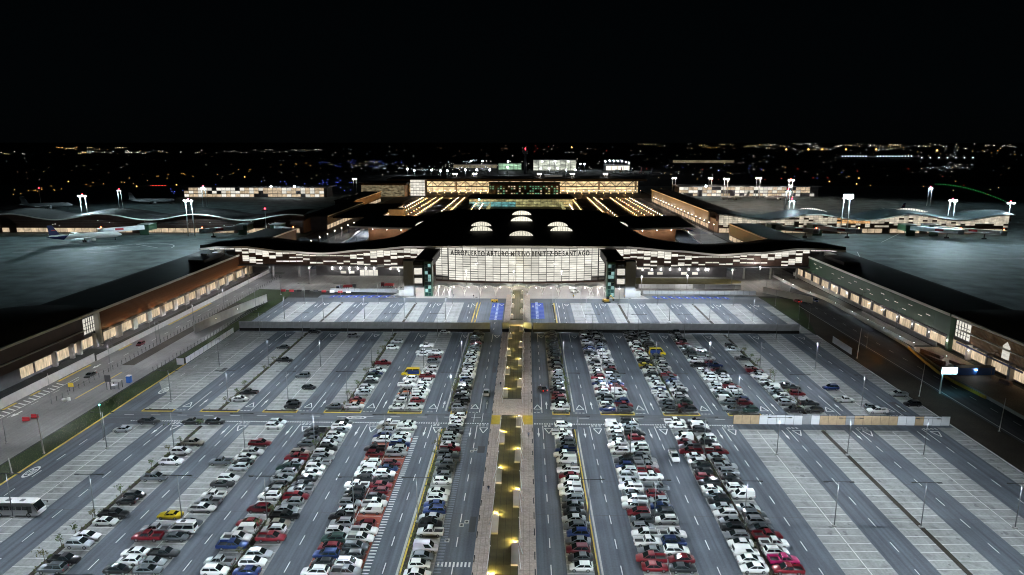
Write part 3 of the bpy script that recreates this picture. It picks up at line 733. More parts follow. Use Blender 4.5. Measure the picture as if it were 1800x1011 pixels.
HH = 9.3
pm = MB(); pm.tube((0,0,.3),(0,0,HH), .11, .07, 8); POLE = pm.mesh('pole', [M['steel']])
bm_ = MB(); bm_.box(-.32,.32,-.32,.32,0,.28); bm_.box(-.2,.2,-.2,.2,.28,.34); BASE = bm_.mesh('base', [M['kerb']])
am_ = MB(); am_.bar((-2.0,0,HH),(2.0,0,HH),.08,.08); ARM = am_.mesh('cross_arm', [M['darksteel']])
hm_ = MB(); hm_.box(-.42,.42,-.16,.16,-.05,.06,0); hm_.rect(-.36,.36,-.12,.12,-.055,1); hm_.f[-1] = tuple(reversed(hm_.f[-1]))
LENS = emat('lamp_lens', (0.85,0.95,1.0), 18)
HEAD = hm_.mesh('lamp_head', [M['darksteel'], LENS])
ROWS = [(26.2,'a',1,'rearmost unseen row below the picture'),(57.4,'a',1,'next unseen row below the picture'),(88.6,'a',1,'row cut by the lower picture edge'),(119.4,'a',1,'first full row'),(150.0,'a',1,'row just before the crossing'),(180.3,'a',1,'row just beyond the crossing'),(211.4,'p',.35,'row amid the far bays'),(246.4,'a',.3,'row just before the grey hoarding'),(273.1,'p',1.8,'row just behind the grey hoarding'),(300.0,'a',1.8,'row nearest the terminal')]
def lamp_post(x, y, kind, pw, label, r=HH):
    o = thing('lamp_post', label, 'lamp post', (x,y,0), 0, 'car park lamp posts')
    link('base', BASE, o); link('pole', POLE, o)
    if kind == 'a':
        link('cross_arm', ARM, o)
        for s in (-1,1):
            link('lamp_head', HEAD, o, (s*2.4,0,HH))
            l = bpy.data.objects.new('lamp', LD if pw == 1 else (LD2 if pw > 1 else LD3)); COL.objects.link(l); l.parent = o; l.location = (s*2.4,0,HH-.1)
    else:
        link('lamp_head', HEAD, o, (.55,0,HH))
        l = bpy.data.objects.new('lamp', LD2 if pw > 1 else LD4); COL.objects.link(l); l.parent = o; l.location = (.75,0,HH-.1)
    return o
PX = {'S1':-100.2,'S2':-83.9,'S3':-66.8,'S4':-50.0,'S5':-33.0,'S6':-20.7,'R1':12.3,'R2':24.9,'R3':42.1,'R4':59.2,'R5':75.6,'R6':93.3}
for k, x in PX.items():
    for (y, kind, pw, w) in ROWS:
        if y == 246.4 and k in ('S6','R1'): continue
        sd = 'left' if k[0] == 'S' else 'right'
        lamp_post(x, y, kind, pw, f"{'twin-arm' if kind == 'a' else 'single-head'} lamp post, {STRIPS[k][3]} column {sd} of walkway, {w}")
# ================================================================== HOARDINGS, WALKWAY CANOPIES, PLANTING
M['hoard'] = mat('grey_hoarding_sheet', (0.30,0.31,0.32), 0.55, 0.2, var=0.16, vscale=0.5)
M['ply'] = mat('bare_plywood', (0.42,0.31,0.19), 0.8, var=0.25, vscale=0.9)
M['whitesheet'] = mat('white_sheet_metal', (0.72,0.74,0.76), 0.45, 0.1, var=0.08, vscale=0.6)
M['concrete'] = mat('plain_concrete', (0.30,0.30,0.29), 0.85, var=0.18, vscale=0.4)
M['roofdark'] = mat('dark_roof_membrane', (0.022,0.022,0.022), 0.7, var=0.2, vscale=0.2, spec=0.2)
def long_hoarding(x0, x1, y, label):
    o = thing('hoarding', label, 'hoarding', ((x0+x1)/2, y, 0)); cx = (x0+x1)/2
    n = max(1, round((x1-x0)/3.0)); w = (x1-x0)/n
    pm_ = MB(); pm_.box(-w/2+.02,w/2-.02,-.05,.05,1.35,3.95)
    for k in range(int(w/0.55)): pm_.box(-w/2+.2+k*.55,-w/2+.28+k*.55,-.09,-.05,1.4,3.9)
    pme = pm_.mesh('panel', [M['hoard']])
    for i in range(n): 
        q = link('panel', pme, o, (x0-cx+(i+.5)*w, rnd.uniform(-.03,.03), rnd.uniform(-.05,.05)))
    g = MB(); g.box(x0-cx,x1-cx,.12,.22,.16,1.34); part('shade_skirt', g, M['roofdark'], o)  # near-black strip stands for the hoarding's shaded lower part
    ps = MB(); ps.box(-.07,.07,.22,.40,0,3.9); pse = ps.mesh('post', [M['darksteel']])
    for i in range(0, n+1, 2): link('post', pse, o, (x0-cx+i*w,0,0))
    return o
long_hoarding(-111.0,-13.6,253.6,'long grey sheet hoarding closing the left half of the far bays')
long_hoarding(-8.9,-6.3,253.8,'short grey hoarding panel just left of the lit walkway canopy')
long_hoarding(-0.7,2.4,253.8,'short grey hoarding panel just right of the lit walkway canopy')
long_hoarding(3.0,104.6,253.6,'long grey sheet hoarding closing the right half of the far bays')
o = thing('hoarding','hoarding of plywood and white sheets across the empty right bays','hoarding',(82,167.6,0))
seq = 'bbbwwwwwgwbbbgbbbbbwwbwww'; w = 55.6/len(seq)
for ch, m in (('b','ply'),('w','whitesheet'),('g','hoard')):
    g = MB(); g.box(-w/2+.05,w/2-.05,-.04,.04,.08,2.5); g.box(-w/2+.05,w/2-.05,-.07,-.04,1.55,1.63); me = g.mesh('panel',[M[m]])
    for i, c in enumerate(seq):
        if c == ch: link('panel', me, o, (54.2-82+(i+.5)*w, 0, rnd.uniform(0,.08)))
g = MB(); g.box(-.06,.06,.05,.17,0,2.75); me = g.mesh('post',[M['darksteel']])
for i in range(len(seq)+1): link('post', me, o, (54.2-82+i*w,0,0))
# white screen along the left boundary
o = thing('boundary_screen','white corrugated screen along the left edge of the far bays','fence',(-112.3,232,0))
g = MB(); g.box(-.05,.05,-1.55,1.55,.1,2.1); me = g.mesh('panel',[M['whitesheet']])
for i in range(12): link('panel', me, o, (0,-17+i*3.15,0))
g = MB(); g.box(-1.2,1.2,-.06,.06,.1,2.2); link('end_panel', g.mesh('end_panel',[M['whitesheet']]), o, (-1.3,-19.5,0))
g = MB(); g.box(-.06,.06,-.06,.06,0,2.2); me = g.mesh('post',[M['darksteel']])
for i in range(13): link('post', me, o, (0,-18.6+i*3.15,0))

# walkway canopy: dark tiled roof on leaning white struts, a plain beige box before a floodlight at alternate sides
M['canroof'] = mat('canopy_roof_tile', (0.075,0.068,0.035), 0.5, var=0.22, vscale=0.7)
M['canseam'] = mat('canopy_seam', (0.02,0.02,0.018), 0.7)
M['canbox'] = mat('canopy_box', (0.46,0.41,0.34), 0.6, var=0.1, vscale=0.6)
WL = bpy.data.lights.new('canopy_flood', 'POINT'); WL.energy = 1300; WL.color = (1.0,0.80,0.25); WL.shadow_soft_size = 0.12
GLOW = emat('flood_lens', (1.0,0.90,0.62), 12)
strut = MB(); strut.tube((-.85,.9,0),(0,0,3.3),.085,.07,7); STRUTL = strut.mesh('strut',[M['white']])
strut = MB(); strut.tube((.85,.9,0),(0,0,3.3),.085,.07,7); STRUTR = strut.mesh('strut',[M['white']])
strut = MB(); strut.tube((-.5,-2.6,0),(0,0,3.0),.05,.05,6); ST2L = strut.mesh('strut',[M['white']])
strut = MB(); strut.tube((.5,-2.6,0),(0,0,3.0),.05,.05,6); ST2R = strut.mesh('strut',[M['white']])
fb = MB(); fb.box(-.17,.17,-.1,.1,-.12,.12,0); fb.box(-.13,.13,.1,.13,-.09,.09,1); fb.box(-.13,.13,-.13,-.1,-.09,.09,1); FLOOD = fb.mesh('floodlight',[M['darksteel'],GLOW])
tile = MB(); tile.box(-.58,.58,-1.2,1.2,-.08,.0); TILE = tile.mesh('roof_tile',[M['canroof']])
bx = MB(); bx.box(-.6,.6,-6.3,0,.0,.34); BOX = bx.mesh('roof_box',[M['canbox']])
bx = MB(); bx.box(-.6,.6,-.02,.03,.02,.32); 
def canopy(y0, y1, lamps, label, z=2.95):
    o = thing('walkway_canopy', label, 'canopy', (-3.55, y0, 0)); X0 = -3.55
    g = MB(); g.box(-2.5,2.5,0,y1-y0,z-.22,z-.10); part('roof_deck', g, M['canseam'], o)
    n = max(1, int((y1-y0)/2.44)); 
    for i in range(n):
        for k in range(4): link('roof_tile', TILE, o, (-1.83+k*1.22, 1.22+i*2.44, z))
    for (y, s) in lamps:
        x = s*2.45; yy = y - y0
        link('strut', STRUTL if s < 0 else STRUTR, o, (x, yy, 0)); link('strut', ST2L if s < 0 else ST2R, o, (x, yy-1.0, 0))
        link('strut', ST2L if s > 0 else ST2R, o, (-x, yy-1.0, 0))
        link('roof_box', BOX, o, (s*1.87, yy-.55, z))
        link('floodlight', FLOOD, o, (s*1.95, yy-.18, z+.30))
        l = bpy.data.objects.new('lamp', WL); COL.objects.link(l); l.parent = o; l.location = (s*1.8, yy+.25, z+.34)
    return o
canopy(60,165.6,[(70.6,-1),(80,1),(89.3,-1),(98.9,1) if False else (98.9,-1),(108.2,1),(117.5,-1),(126.8,1),(136.1,-1),(145.5,1),(154.8,-1),(164.6,1)],'near walkway canopy with yellow-lit dark roof between the car park halves')
canopy(177.4,252.6,[(184.2,-1),(192.6,1),(203.2,-1),(211.8,1),(222.1,-1),(231.2,1),(241.9,-1),(251.6,1)],'middle walkway canopy with yellow-lit roof between the crossing and the hoarding')
canopy(262.5,319,[(270,-1),(279,1),(288,-1),(297,1),(306,-1),(315,1)],'far walkway canopy with yellow-lit roof before the terminal forecourt')
g = MB(); g.box(-6.4,-.7,254.4,261.8,2.6,2.95); g.box(-6.2,-5.9,254.6,254.9,0,2.6); g.box(-1.2,-.9,254.6,254.9,0,2.6); g.box(-6.2,-5.9,261.3,261.6,0,2.6); g.box(-1.2,-.9,261.3,261.6,0,2.6)
solo('entrance_slab', g, M['canbox'], 'pale flat slab roof over the walkway behind the hoarding', 'canopy', kind=None)

# planting: low shrubs in the strips (ground cover), saplings as things
def shrubs(name, boxes, density, h, mats, seed):
    r = random.Random(seed); g = MB()
    for (x0,x1,y0,y1) in boxes:
        n = int((y1-y0)*density)
        for i in range(n):
            cx = r.uniform(x0,x1); cy = r.uniform(y0,y1); hh = h*r.uniform(.4,1.15)
            for q in range(7):
                a = r.uniform(0,6.28); rr_ = r.uniform(.02,.3); zz = r.uniform(.05,hh)
                p = Vector((cx+rr_*math.cos(a), cy+rr_*math.sin(a), zz)); s = r.uniform(.08,.2)
                d1 = Vector((r.uniform(-1,1),r.uniform(-1,1),r.uniform(-.3,1))).normalized()*s; d2 = d1.orthogonal().normalized()*s*.6
                g.add([tuple(p-d1),tuple(p+d2),tuple(p+d1),tuple(p-d2)], [(0,1,2,3)], r.randrange(2))
    return struct(name, g, mats, None, 'stuff')
shrubs('hedge_shrubs', [(-21.0,-20.3,62,110)], 1.0, .35, [M['leaf2'],M['leaf']], 1)
shrubs('hedge_shrubs', [(-21.0,-20.2,110,163),(-21.0,-20.2,176,252)], 3.2, .6, [M['leaf'],M['leaf2']], 2)
shrubs('hedge_shrubs', [(11.9,12.6,176,252)], 3.4, .7, [M['leaf'],M['leaf2']], 3)
shrubs('hedge_shrubs', [(11.9,12.6,62,163)], .5, .3, [M['leaf2'],M['leaf']], 4)
shrubs('hedge_shrubs', [(-84.3,-83.3,62,163),(-84.3,-83.3,176,250),(-50.4,-49.4,62,163),(-50.4,-49.4,176,250)], 1.6, .5, [M['leaf2'],M['leaf']], 5)
shrubs('hedge_shrubs', [(41.6,42.6,176,240),(75.2,76.2,176,235)], 2.2, .6, [M['leaf'],M['leaf2']], 6)
shrubs('hedge_shrubs', [(41.6,42.6,62,163),(75.2,76.2,158,164)], .8, .35, [M['leaf2'],M['leaf']], 7)
shrubs('planter_shrubs', [(a+.4,b-.4,173.4,174.4) for k,(a,c,b,w_) in STRIPS.items() if k not in ('R5','R6','R7')] + [(-95,-92,163.6,164.3),(-50,-46,164.5,165.2),(57,80,168.6,169.2)], 30*.12, .65, [M['leaf2'],M['leaf']], 8)
def sapling(x, y, h, seed, label, dense=1.0, lm='leaf'):
    r = random.Random(seed); o = thing('sapling', label, 'young tree', (x,y,0), 0, 'saplings along the planting strips')
    g = MB(); p = Vector((0,0,0)); top = h*.55
    q = Vector((r.uniform(-.1,.1), r.uniform(-.1,.1), top)); g.tube(p,q,.06,.04,6); tips = []
    for i in range(5):
        e = q + Vector((r.uniform(-.7,.7), r.uniform(-.7,.7), r.uniform(.3,.9)))*h*.3; g.tube(q - Vector((0,0,r.uniform(0,.5))), e, .03,.012,5); tips.append(e)
    part('trunk', g, M['bark'], o); c = MB()
    for i in range(int(60*dense)):
        t = r.choice(tips); pp = t + Vector((r.gauss(0,.22),r.gauss(0,.22),r.gauss(0,.2)))*h*.45
        s = r.uniform(.10,.22); d1 = Vector((r.uniform(-1,1),r.uniform(-1,1),r.uniform(-.6,.6))).normalized()*s; d2 = d1.orthogonal().normalized()*s*.6
        c.add([tuple(pp-d1),tuple(pp+d2),tuple(pp+d1),tuple(pp-d2)], [(0,1,2,3)])
    part('crown', c, M[lm], o); return o
SAP = []
for (col, x, ys) in (('S2',-83.8,[(105,2.8),(109.5,2.6),(113.5,2.4),(118.6,2.4),(128,2.6),(140,2.4),(147.5,2.4),(153,2.0),(163.5,2.4),(179,2.2),(186,2.2),(192,2.4),(207,2.2),(216,2)]),
                     ('S4',-49.9,[(107,2.6),(115,3.0),(121,2.4),(127.5,2.6),(150.5,2.8),(155,2.0),(176,2.2),(183,3.2),(192,2.4),(204,2.6),(212,2.2),(221,2.6),(228,2.6),(236,2.4)]),
                     ('S6',-20.7,[(150,3.0),(147,2.2),(157,2.2),(186,3.4),(190,3.0),(196,2.4)]),
                     ('R1',12.2,[(181,2.2),(192,2.6),(198,2.0)]), ('R3',42.1,[(211,3.0),(218,2.2)]),
                     ('R5',75.7,[(180,2.6),(186,3.2),(198.5,4.4),(202,3.8),(214,3.2),(221,2.6),(228,2.6)])):
    for j, (y, h) in enumerate(ys):
        sd = 'left' if col[0] == 'S' else 'right'; near = 'near' if y < 165 else 'far'
        sz = 'thin leafy' if h < 2.5 else ('leafy' if h < 3.1 else 'tall bushy')
        i2 = [q for q in ys if (q[0] < 165) == (y < 165)].index((y, h))
        sapling(x, y, h*1.05, int(y*10+x), f"{sz} sapling, {ordn(i2+1)} from the front, in {STRIPS[col][3]} {near} column {sd} of walkway", 1.0 if h > 2.3 else .6, 'leaf' if j % 3 else 'leaf2')
# ================================================================== SIDE ROADS AND SERVICE YARDS
M['road_warm'] = ground_mat('concrete_road', (0.19,0.19,0.19), streak=0.12, blot=0.16, grain=0.12, stain=0.1)
M['road_dark'] = ground_mat('tar_road', (0.075,0.078,0.085), streak=0.2, blot=0.2, grain=0.12)
M['plaza'] = ground_mat('plaza_paving', (0.42,0.39,0.38), blot=0.1, grain=0.12)
M['wallc'] = mat('retaining_wall_concrete', (0.36,0.35,0.34), 0.85, var=0.16, vscale=0.35)
g = MB(); g.poly([(-144.2,60),(-133,60),(-133,372),(-144.2,372)], -0.02); struct('road', g, M['road_warm'])
g = MB(); g.poly([(-133,60),(-119.5,60),(-119.5,212),(-133,212)], -0.025); g.poly([(-128.8,212),(-119.3,212),(-118.5,256),(-121.5,288),(-124.5,290),(-128.8,262)], -0.025); struct('road', g, M['road_warm'])
g = MB(); g.poly([(-119.5,60),(-112.6,60),(-112.6,318),(-118.4,306),(-118.4,256)], -0.01); g.poly([(-133,300),(-118,307),(-112.6,318),(-118,330),(-133,350)], -0.01); struct('grass', g, M['grass'], None)
r_ = random.Random(5); gg = MB()
for i in range(2600):
    x = r_.uniform(-119.3,-112.8); y = r_.uniform(90,300); s = r_.uniform(.05,.16)
    if y > 212 and x < -118.3: continue
    gg.add([(x-.05,y,0),(x+.05,y,0),(x+r_.uniform(-.1,.1),y+r_.uniform(-.1,.1),s*2.2)], [(0,1,2)])
struct('grass_tufts', gg, M['leaf2'], None, 'stuff')
g = MB(); g.rect(-133,-128.8,212,300,-0.03); struct('verge', g, M['soil'])
mk = MB(); y = 168
while y < 196:
    mk.add([(-142.6,y,.0),(-139.6,y-1.3,.0),(-139.6,y-.8,.0),(-142.6,y+.5,.0)], [(0,1,2,3)]); y += 2.0
mk.rect(-139.6,-139.4,160,200,.0); 
for y in range(150,340,9): mk.rect(-138.2,-138.05,y,y+3,.0)
for (x,y) in ((-137.4,170.5),(-140.4,210.5)): mk.rect(x-.25,x+.25,y,y+2.2,0.002); mk.poly([(x-.75,y),(x+.75,y),(x,y-2.2)],0.002)
struct('road_markings', mk, M['paint'])
yk = MB()
for (y0,y1) in ((160,170),(173,178.5),(184,188),(196,212),(228,236),(262,300)): yk.rect(-143.7,-142.9,y0,y1,.0)
yk.rect(-129.0,-128.6,182,205,.0)
struct('road_markings', yk, M['yellow'])
# the long parapet wall on the left, panel by panel
def panel_wall(name, x, y0, y1, h, label, m, step=3.0, th=.18, cat='wall'):
    o = thing(name, label, cat, (x,(y0+y1)/2,0)); n = max(1,round((y1-y0)/step)); w = (y1-y0)/n
    g = MB(); g.box(-th/2,th/2,-w/2+.02,w/2-.02,-.03,h); me = g.mesh('panel',[m])
    for i in range(n): link('panel', me, o, (0,-(y1-y0)/2+(i+.5)*w,rnd.uniform(-.03,.03)))
    g = MB(); g.box(-th/2-.05,th/2+.05,-(y1-y0)/2,(y1-y0)/2,h+.03,h+.13); part('coping', g, m, o); return o
panel_wall('parapet_wall',-144.4,120,216,2.5,'taller grey concrete parapet wall beside the near left road',M['wallc'])
panel_wall('parapet_wall',-144.0,216.5,374,1.7,'lower grey concrete parapet wall beside the far left road',M['wallc'])
# wire fence between the two left roads
def rail_fence(name, pts, label, h=1.5, step=2.4):
    o = thing(name, label, 'fence', (*pts[0],0)); p0 = Vector((*pts[0],0)); ps = MB(); ps.box(-.05,.05,-.05,.05,0,h); me = ps.mesh('post',[M['darksteel']])
    rail = MB()
    for a, b in zip(pts, pts[1:]):
        a = Vector((*a,0)); b = Vector((*b,0)); n = max(1,int((b-a).length/step))
        for i in range(n): link('post', me, o, a + (b-a)*(i/n) - p0)
        for z in (h*.97, h*.5, .12): rail.bar(a-p0+Vector((0,0,z)), b-p0+Vector((0,0,z)), .05,.05)
    part('rail', rail, M['steel'], o, kind='stuff'); return o
rail_fence('fence',[(-132.8,180),(-133.4,230),(-132.6,300),(-132.9,364)],'post and rail fence between the two left roads')
rail_fence('fence',[(-119.2,206),(-118.4,250),(-118.2,300)],'post and rail fence above the lit ramp wall on the left')
# warm lit ramp wall
o = thing('ramp_wall','curved concrete ramp wall lit by two warm lamps','wall',(-123,270,0))
W_ = [(-126.8,250),(-125.6,262),(-124.2,272),(-122.4,284),(-120.6,294),(-118.6,303)]
for a, b in zip(W_, W_[1:]):
    for t in range(3):
        q0 = (a[0]+(b[0]-a[0])*t/3+123, a[1]+(b[1]-a[1])*t/3-270); q1 = (a[0]+(b[0]-a[0])*(t+1)/3+123, a[1]+(b[1]-a[1])*(t+1)/3-270)
        g = MB(); g.prism([q0,(q1[0],q1[1]-.03),(q1[0]-.25,q1[1]),(q0[0]-.25,q0[1])],-.05,3.6); part('panel', g, M['wallc'], o)
def wall_lamp(loc, power, col, label, parent=None, r=.12, estr=25):
    g = MB(); g.ball((0,0,0), r, 0, 8, 5); m = emat('lamp_globe', col, estr)
    o = solo('wall_lamp', g, m, label, 'lamp', loc=loc)
    lamp_light('lamp', o, (0,0,0), power, col, radius=r); return o
wall_lamp((-124.3,262.8,2.6), 700, (1,.85,.5), 'warm lamp on the nearer part of the curved ramp wall')
wall_lamp((-122.0,278.5,2.6), 700, (1,.85,.5), 'warm lamp on the farther part of the curved ramp wall')
# hut, portable toilet, signs, barriers, poles
o = thing('guard_hut','small open guard hut with flat grey roof beside the left road','hut',(-121.9,190.5,0))
g = MB(); g.box(-1.5,1.5,-1.1,1.1,2.35,2.5); part('roof', g, M['concrete'], o)
for x in (-1.3,1.3):
    for y in (-.9,.9): g = MB(); g.box(x-.06,x+.06,y-.06,y+.06,0,2.35); part('post', g, M['darksteel'], o)
g = MB(); g.box(-1.2,.2,-.8,.8,0,1.1); part('counter', g, M['steel'], o)
o = thing('portable_toilet','blue portable toilet cabin with white roof by the left road','portable toilet',(-120.9,195.5,0))
blue = mat('blue_plastic', (0.02,0.10,0.36), 0.5)
g = MB(); g.box(-.6,.6,-.6,.6,.05,2.15); part('cabin', g, blue, o)
g = MB(); g.prism([(-.64,-.64),(.64,-.64),(.64,.64),(-.64,.64)],2.15,2.25); g.prism([(-.5,-.5),(.5,-.5),(.5,.5),(-.5,.5)],2.25,2.36); part('roof', g, M['white'], o)
g = MB(); g.box(-.45,.45,-.63,-.6,.15,2.0); part('door', g, blue, o)
o = thing('road_sign','yellow warning sign board on two legs by the left road','road sign',(-133.6,187.6,0))
g = MB(); g.box(-.8,.8,-.04,.04,1.4,2.7); part('board', g, M['yellow'], o)
for x in (-.6,.6): g = MB(); g.box(x-.05,x+.05,.04,.12,0,2.7); part('leg', g, M['darksteel'], o)
o = thing('road_sign','dark back of a tall sign board beside the guard hut','road sign',(-123.3,189,0))
g = MB(); g.box(-.9,.9,-.05,.05,2.6,4.6); part('board', g, M['darksteel'], o)
for x in (-.6,.6): g = MB(); g.box(x-.06,x+.06,.05,.17,0,4.6); part('leg', g, M['darksteel'], o)
redp = mat('red_barrier_plastic', (0.42,0.03,0.04), 0.5)
for i, (x, y) in enumerate(((-131.6,166.2),(-130.7,168.2))):
    g = MB(); g.prism([(-.9,-.3),(.9,-.3),(.9,.3),(-.9,.3)],0,.3); g.prism([(-.9,-.15),(.9,-.15),(.9,.15),(-.9,.15)],.3,1.0)
    solo('road_barrier', g, redp, ('near' if i == 0 else 'far') + ' red plastic barrier of the pair on the left road', 'barrier', 'red barriers on the left road', (x,y,0))
for i, (x, y) in enumerate(((-130.4,179.5),(-129.6,180.3))):
    g = MB(); g.tube((0,0,0),(0,0,.9),.5,.5,12); solo('water_drum', g, M['white'], ('left' if i == 0 else 'right') + ' white drum at the end of the left road fence', 'drum', 'white drums', (x,y,0))
def pole(x, y, h, label, m='steel', lean=0, head=False, r=.1):
    o = thing('street_lamp' if head else 'pole', label, 'street lamp' if head else 'pole', (x,y,0))
    g = MB(); g.tube((0,0,0),(lean,0,h),r,r*.6,7); part('shaft', g, M[m], o)
    g = MB(); g.box(-.2,.2,-.2,.2,0,.25); part('base', g, M['concrete'], o)
    if head: g = MB(); g.bar((lean,0,h),(lean+1.2,0,h+.1),.12,.1); part('arm', g, M['darksteel'], o)
    return o
pole(-113.4,147,10.0,'tall pale concrete pole in the grass left of the yellow kerb','kerb',-.3,False,.17)
pole(-113.6,137,3.8,'short leaning concrete stub in the grass by the yellow kerb','kerb',-.2,False,.16)
for i, (x, y) in enumerate(((-126.6,152.5),(-145.6,228),(-145.2,252),(-145.2,281),(-145.2,312),(-132.8,236),(-132.8,262),(-132.8,292),(-117.6,318),(-118,288))):
    pole(x,y,8.5,f"slim grey street lamp beside the left road, {ordn(i+1)} from the front", 'steel', 0, True, .08)
o = pole(-104.0,155.0,9.0,'slim pole topped by a small green-lit signal near the left kerb','steel',0,False,.07)
g = MB(); g.ball((0,0,9.1),.2,0,8,5); part('signal_light', g, emat('green_signal',(0.2,1.0,.75),9), o)
road_car('s','K',(-136.2,200.6,-.01), -math.pi/2, 'dark sedan with bright headlights driving on the near left road')
road_car('h','R',(-139.0,234.2,-.01), -math.pi/2, 'small red hatchback with headlights on the left road by the parapet')
# street lights that wash the left roads
SL = bpy.data.lights.new('road_optic','SPOT'); SL.energy = 1800; SL.color = (.94,.97,1.0); SL.shadow_soft_size=.2; SL.spot_size = R(160); SL.spot_blend=.3; batwing(SL)
def road_light(x, y, h, label, data, arm=1.4):
    o = thing('street_lamp', label, 'street lamp', (x,y,0), 0, 'street lamps over the side roads')
    g = MB(); g.tube((0,0,0),(0,0,h),.09,.06,7); part('shaft', g, M['steel'], o)
    g = MB(); g.bar((0,0,h),(arm,0,h+.15),.08,.08); part('arm', g, M['darksteel'], o)
    g = MB(); g.box(arm-.35,arm+.35,-.14,.14,h+.08,h+.2,0); g.rect(arm-.3,arm+.3,-.1,.1,h+.075,1); g.f[-1] = tuple(reversed(g.f[-1])); part('lamp_head', g, [M['darksteel'],LENS], o)
    l = bpy.data.objects.new('lamp', data); COL.objects.link(l); l.parent = o; l.location = (arm,0,h)
    return o
for i, y in enumerate((150,178,206,234,262,290,318,346)):
    road_light(-132.9,y,9,f"lit street lamp on the divider of the left roads, {ordn(i+1)} from the front",SL,-1.6)
# ---- right-hand side
g = MB(); g.poly([(121.5,60),(131.8,60),(131.8,200),(136.5,240),(138.4,300),(138.8,330),(125,330),(123.8,300),(121.4,250)], -0.02); struct('road', g, M['road_dark'])
g = MB(); g.poly([(139.2,240),(146.5,240),(146.5,372),(134.4,372),(135.3,332),(139.2,310)], -0.02); struct('road', g, M['road_warm'])
g = MB(); g.poly([(110.7,60),(121.4,60),(121.4,250),(123.6,300),(110.7,252)], -0.03); struct('verge', g, M['soil'])
g = MB(); g.poly([(110.7,253),(123.6,300),(124.8,312),(110.7,318)], -0.03); struct('grass', g, M['grass'])
g = MB(); g.poly([(132.4,60),(148,60),(148,238),(139.2,238),(137,232),(132.4,200)], -0.02); struct('yard', g, ground_mat('dusty_yard',(0.24,0.19,0.14),blot=.3,grain=.3))
mk = MB()
for y in range(150,325,9): mk.rect(128.4,128.55,y,y+3,.0)
mk.rect(122.3,122.45,150,300,.0)
struct('road_markings', mk, M['paint'])
def path_wall(name, pts, h, label, m, th=.25, step=3.0, z=0.0):
    o = thing(name, label, 'wall', (*pts[0],0)); p0 = Vector((*pts[0],0))
    for a, b in zip(pts, pts[1:]):
        a = Vector((*a,0)); b = Vector((*b,0)); n = max(1,round((b-a).length/step)); d = (b-a)/n; nn = Vector((d.y,-d.x,0)).normalized()*th
        for i in range(n):
            q = a + d*i - p0; e = q + d*.985; g = MB(); g.prism([(q.x,q.y),(e.x,e.y),(e.x+nn.x,e.y+nn.y),(q.x+nn.x,q.y+nn.y)], z-.05, h + rnd.uniform(-.03,.03)); part('panel', g, m, o)
    return o
path_wall('kerb_wall',[(132.0,150),(132.1,200),(136.7,240),(138.7,300),(138.9,320)],.9,'low pale barrier wall along the right road',M['wallc'])
path_wall('parapet_wall',[(139.2,238),(139.2,310),(135.5,332),(134.6,368)],1.3,'pale parapet wall lit by a row of small lamps on the right',M['wallc'])
path_wall('parapet_wall',[(147.2,238),(147.2,372)],1.8,'grey wall in front of the lit bays of the green building',M['wallc'])
path_wall('site_screen',[(115.8,327.4),(121,319),(130.4,304.6)],3.0,'pale panel screen beside the right access road',mat('warm_panel',(0.45,0.42,0.38),.7,var=.1))
o = path_wall('traffic_barrier',[(136.4,236),(133.5,222),(131.2,209),(130.9,200),(131.9,187)],.85,'yellow concrete barrier curving along the right road',M['yellow'],.35)
BL = bpy.data.lights.new('bollard_lamp','POINT'); BL.energy = 260; BL.color = (.78,.9,1); BL.shadow_soft_size=.12
blm = emat('cool_globe',(.8,.92,1),14); wmm = emat('warm_globe',(1,.8,.5),12)
for i, (x,y,z) in enumerate(((138.8,246,1.5),(138.9,258,1.5),(138.9,270.5,1.5),(138.9,284,1.5),(138.8,300,1.5),(136.6,322,1.5),(135.2,340,1.5),(134.6,352,1.5),(147,318,2.0),(147,332,2.0),(139.5,238,1.6),(141.5,222,1.6),(142,207,1.8))):
    g = MB(); g.ball((0,0,0),.13,0,8,5); o = solo('wall_lamp', g, blm if i != 8 else wmm, f"small bright lamp on the right parapet wall, {ordn(i+1)} in the row", 'lamp', 'lamps along the right parapet', (x-.25,y,z))
    l = bpy.data.objects.new('lamp', BL); COL.objects.link(l); l.parent = o; l.location = (-.2,0,.1)
road_car('s','R',(124.6,307.5,-.01), math.pi/2+R(12), 'dark red sedan with tail lights on the right access road')
road_car('u','B',(133.2,308.5,-.01), -math.pi/2, 'dark blue SUV with blue-white headlights facing along the right road')
# lit sign gantry
o = thing('advertising_sign','bright blank white light box sign on a white post by the right road','sign',(121.2,191.3,0))
g = MB(); g.tube((0,0,0),(0,0,6.2),.22,.2,10); part('post', g, M['white'], o)
g = MB(); g.box(-.5,4.2,-.18,.18,5.9,8.1); part('sign_box', g, M['darksteel'], o)
g = MB(); g.box(-.38,4.08,-.22,-.18,6.0,8.0); part('lit_panel', g, emat('sign_face',(.55,.92,1.0),6.5), o)
l,_ = lamp_light('lamp', o, (1.9,-.9,7.0), 900, (.25,.8,1.0), 'SPOT', .6, R(150)); l.rotation_euler = (R(50),0,0)
for i, (x,y) in enumerate(((138.8,208.2),(144.6,208.4))):
    o = thing('shipping_container','dark blue site container ' + ('nearer the lit sign' if i == 0 else 'beside the lit bays'),'container',(x,y,0),R(4))
    g = MB(); g.box(-2.9,2.9,-1.2,1.2,.15,2.6); part('body', g, blue, o)
    g = MB()
    for k in range(14): g.box(-2.7+k*.4,-2.5+k*.4,-1.24,-1.2,.3,2.5)
    part('corrugation', g, blue, o, kind='stuff'); g = MB(); g.box(-2.92,2.92,-1.22,1.22,2.6,2.68); part('roof', g, M['darksteel'], o)
    for s in (-1,1): g = MB(); g.box(2.9,2.95,min(s*.03,s*1.15),max(s*.03,s*1.15),.25,2.5); part('door', g, blue, o)
rt = random.Random(4)
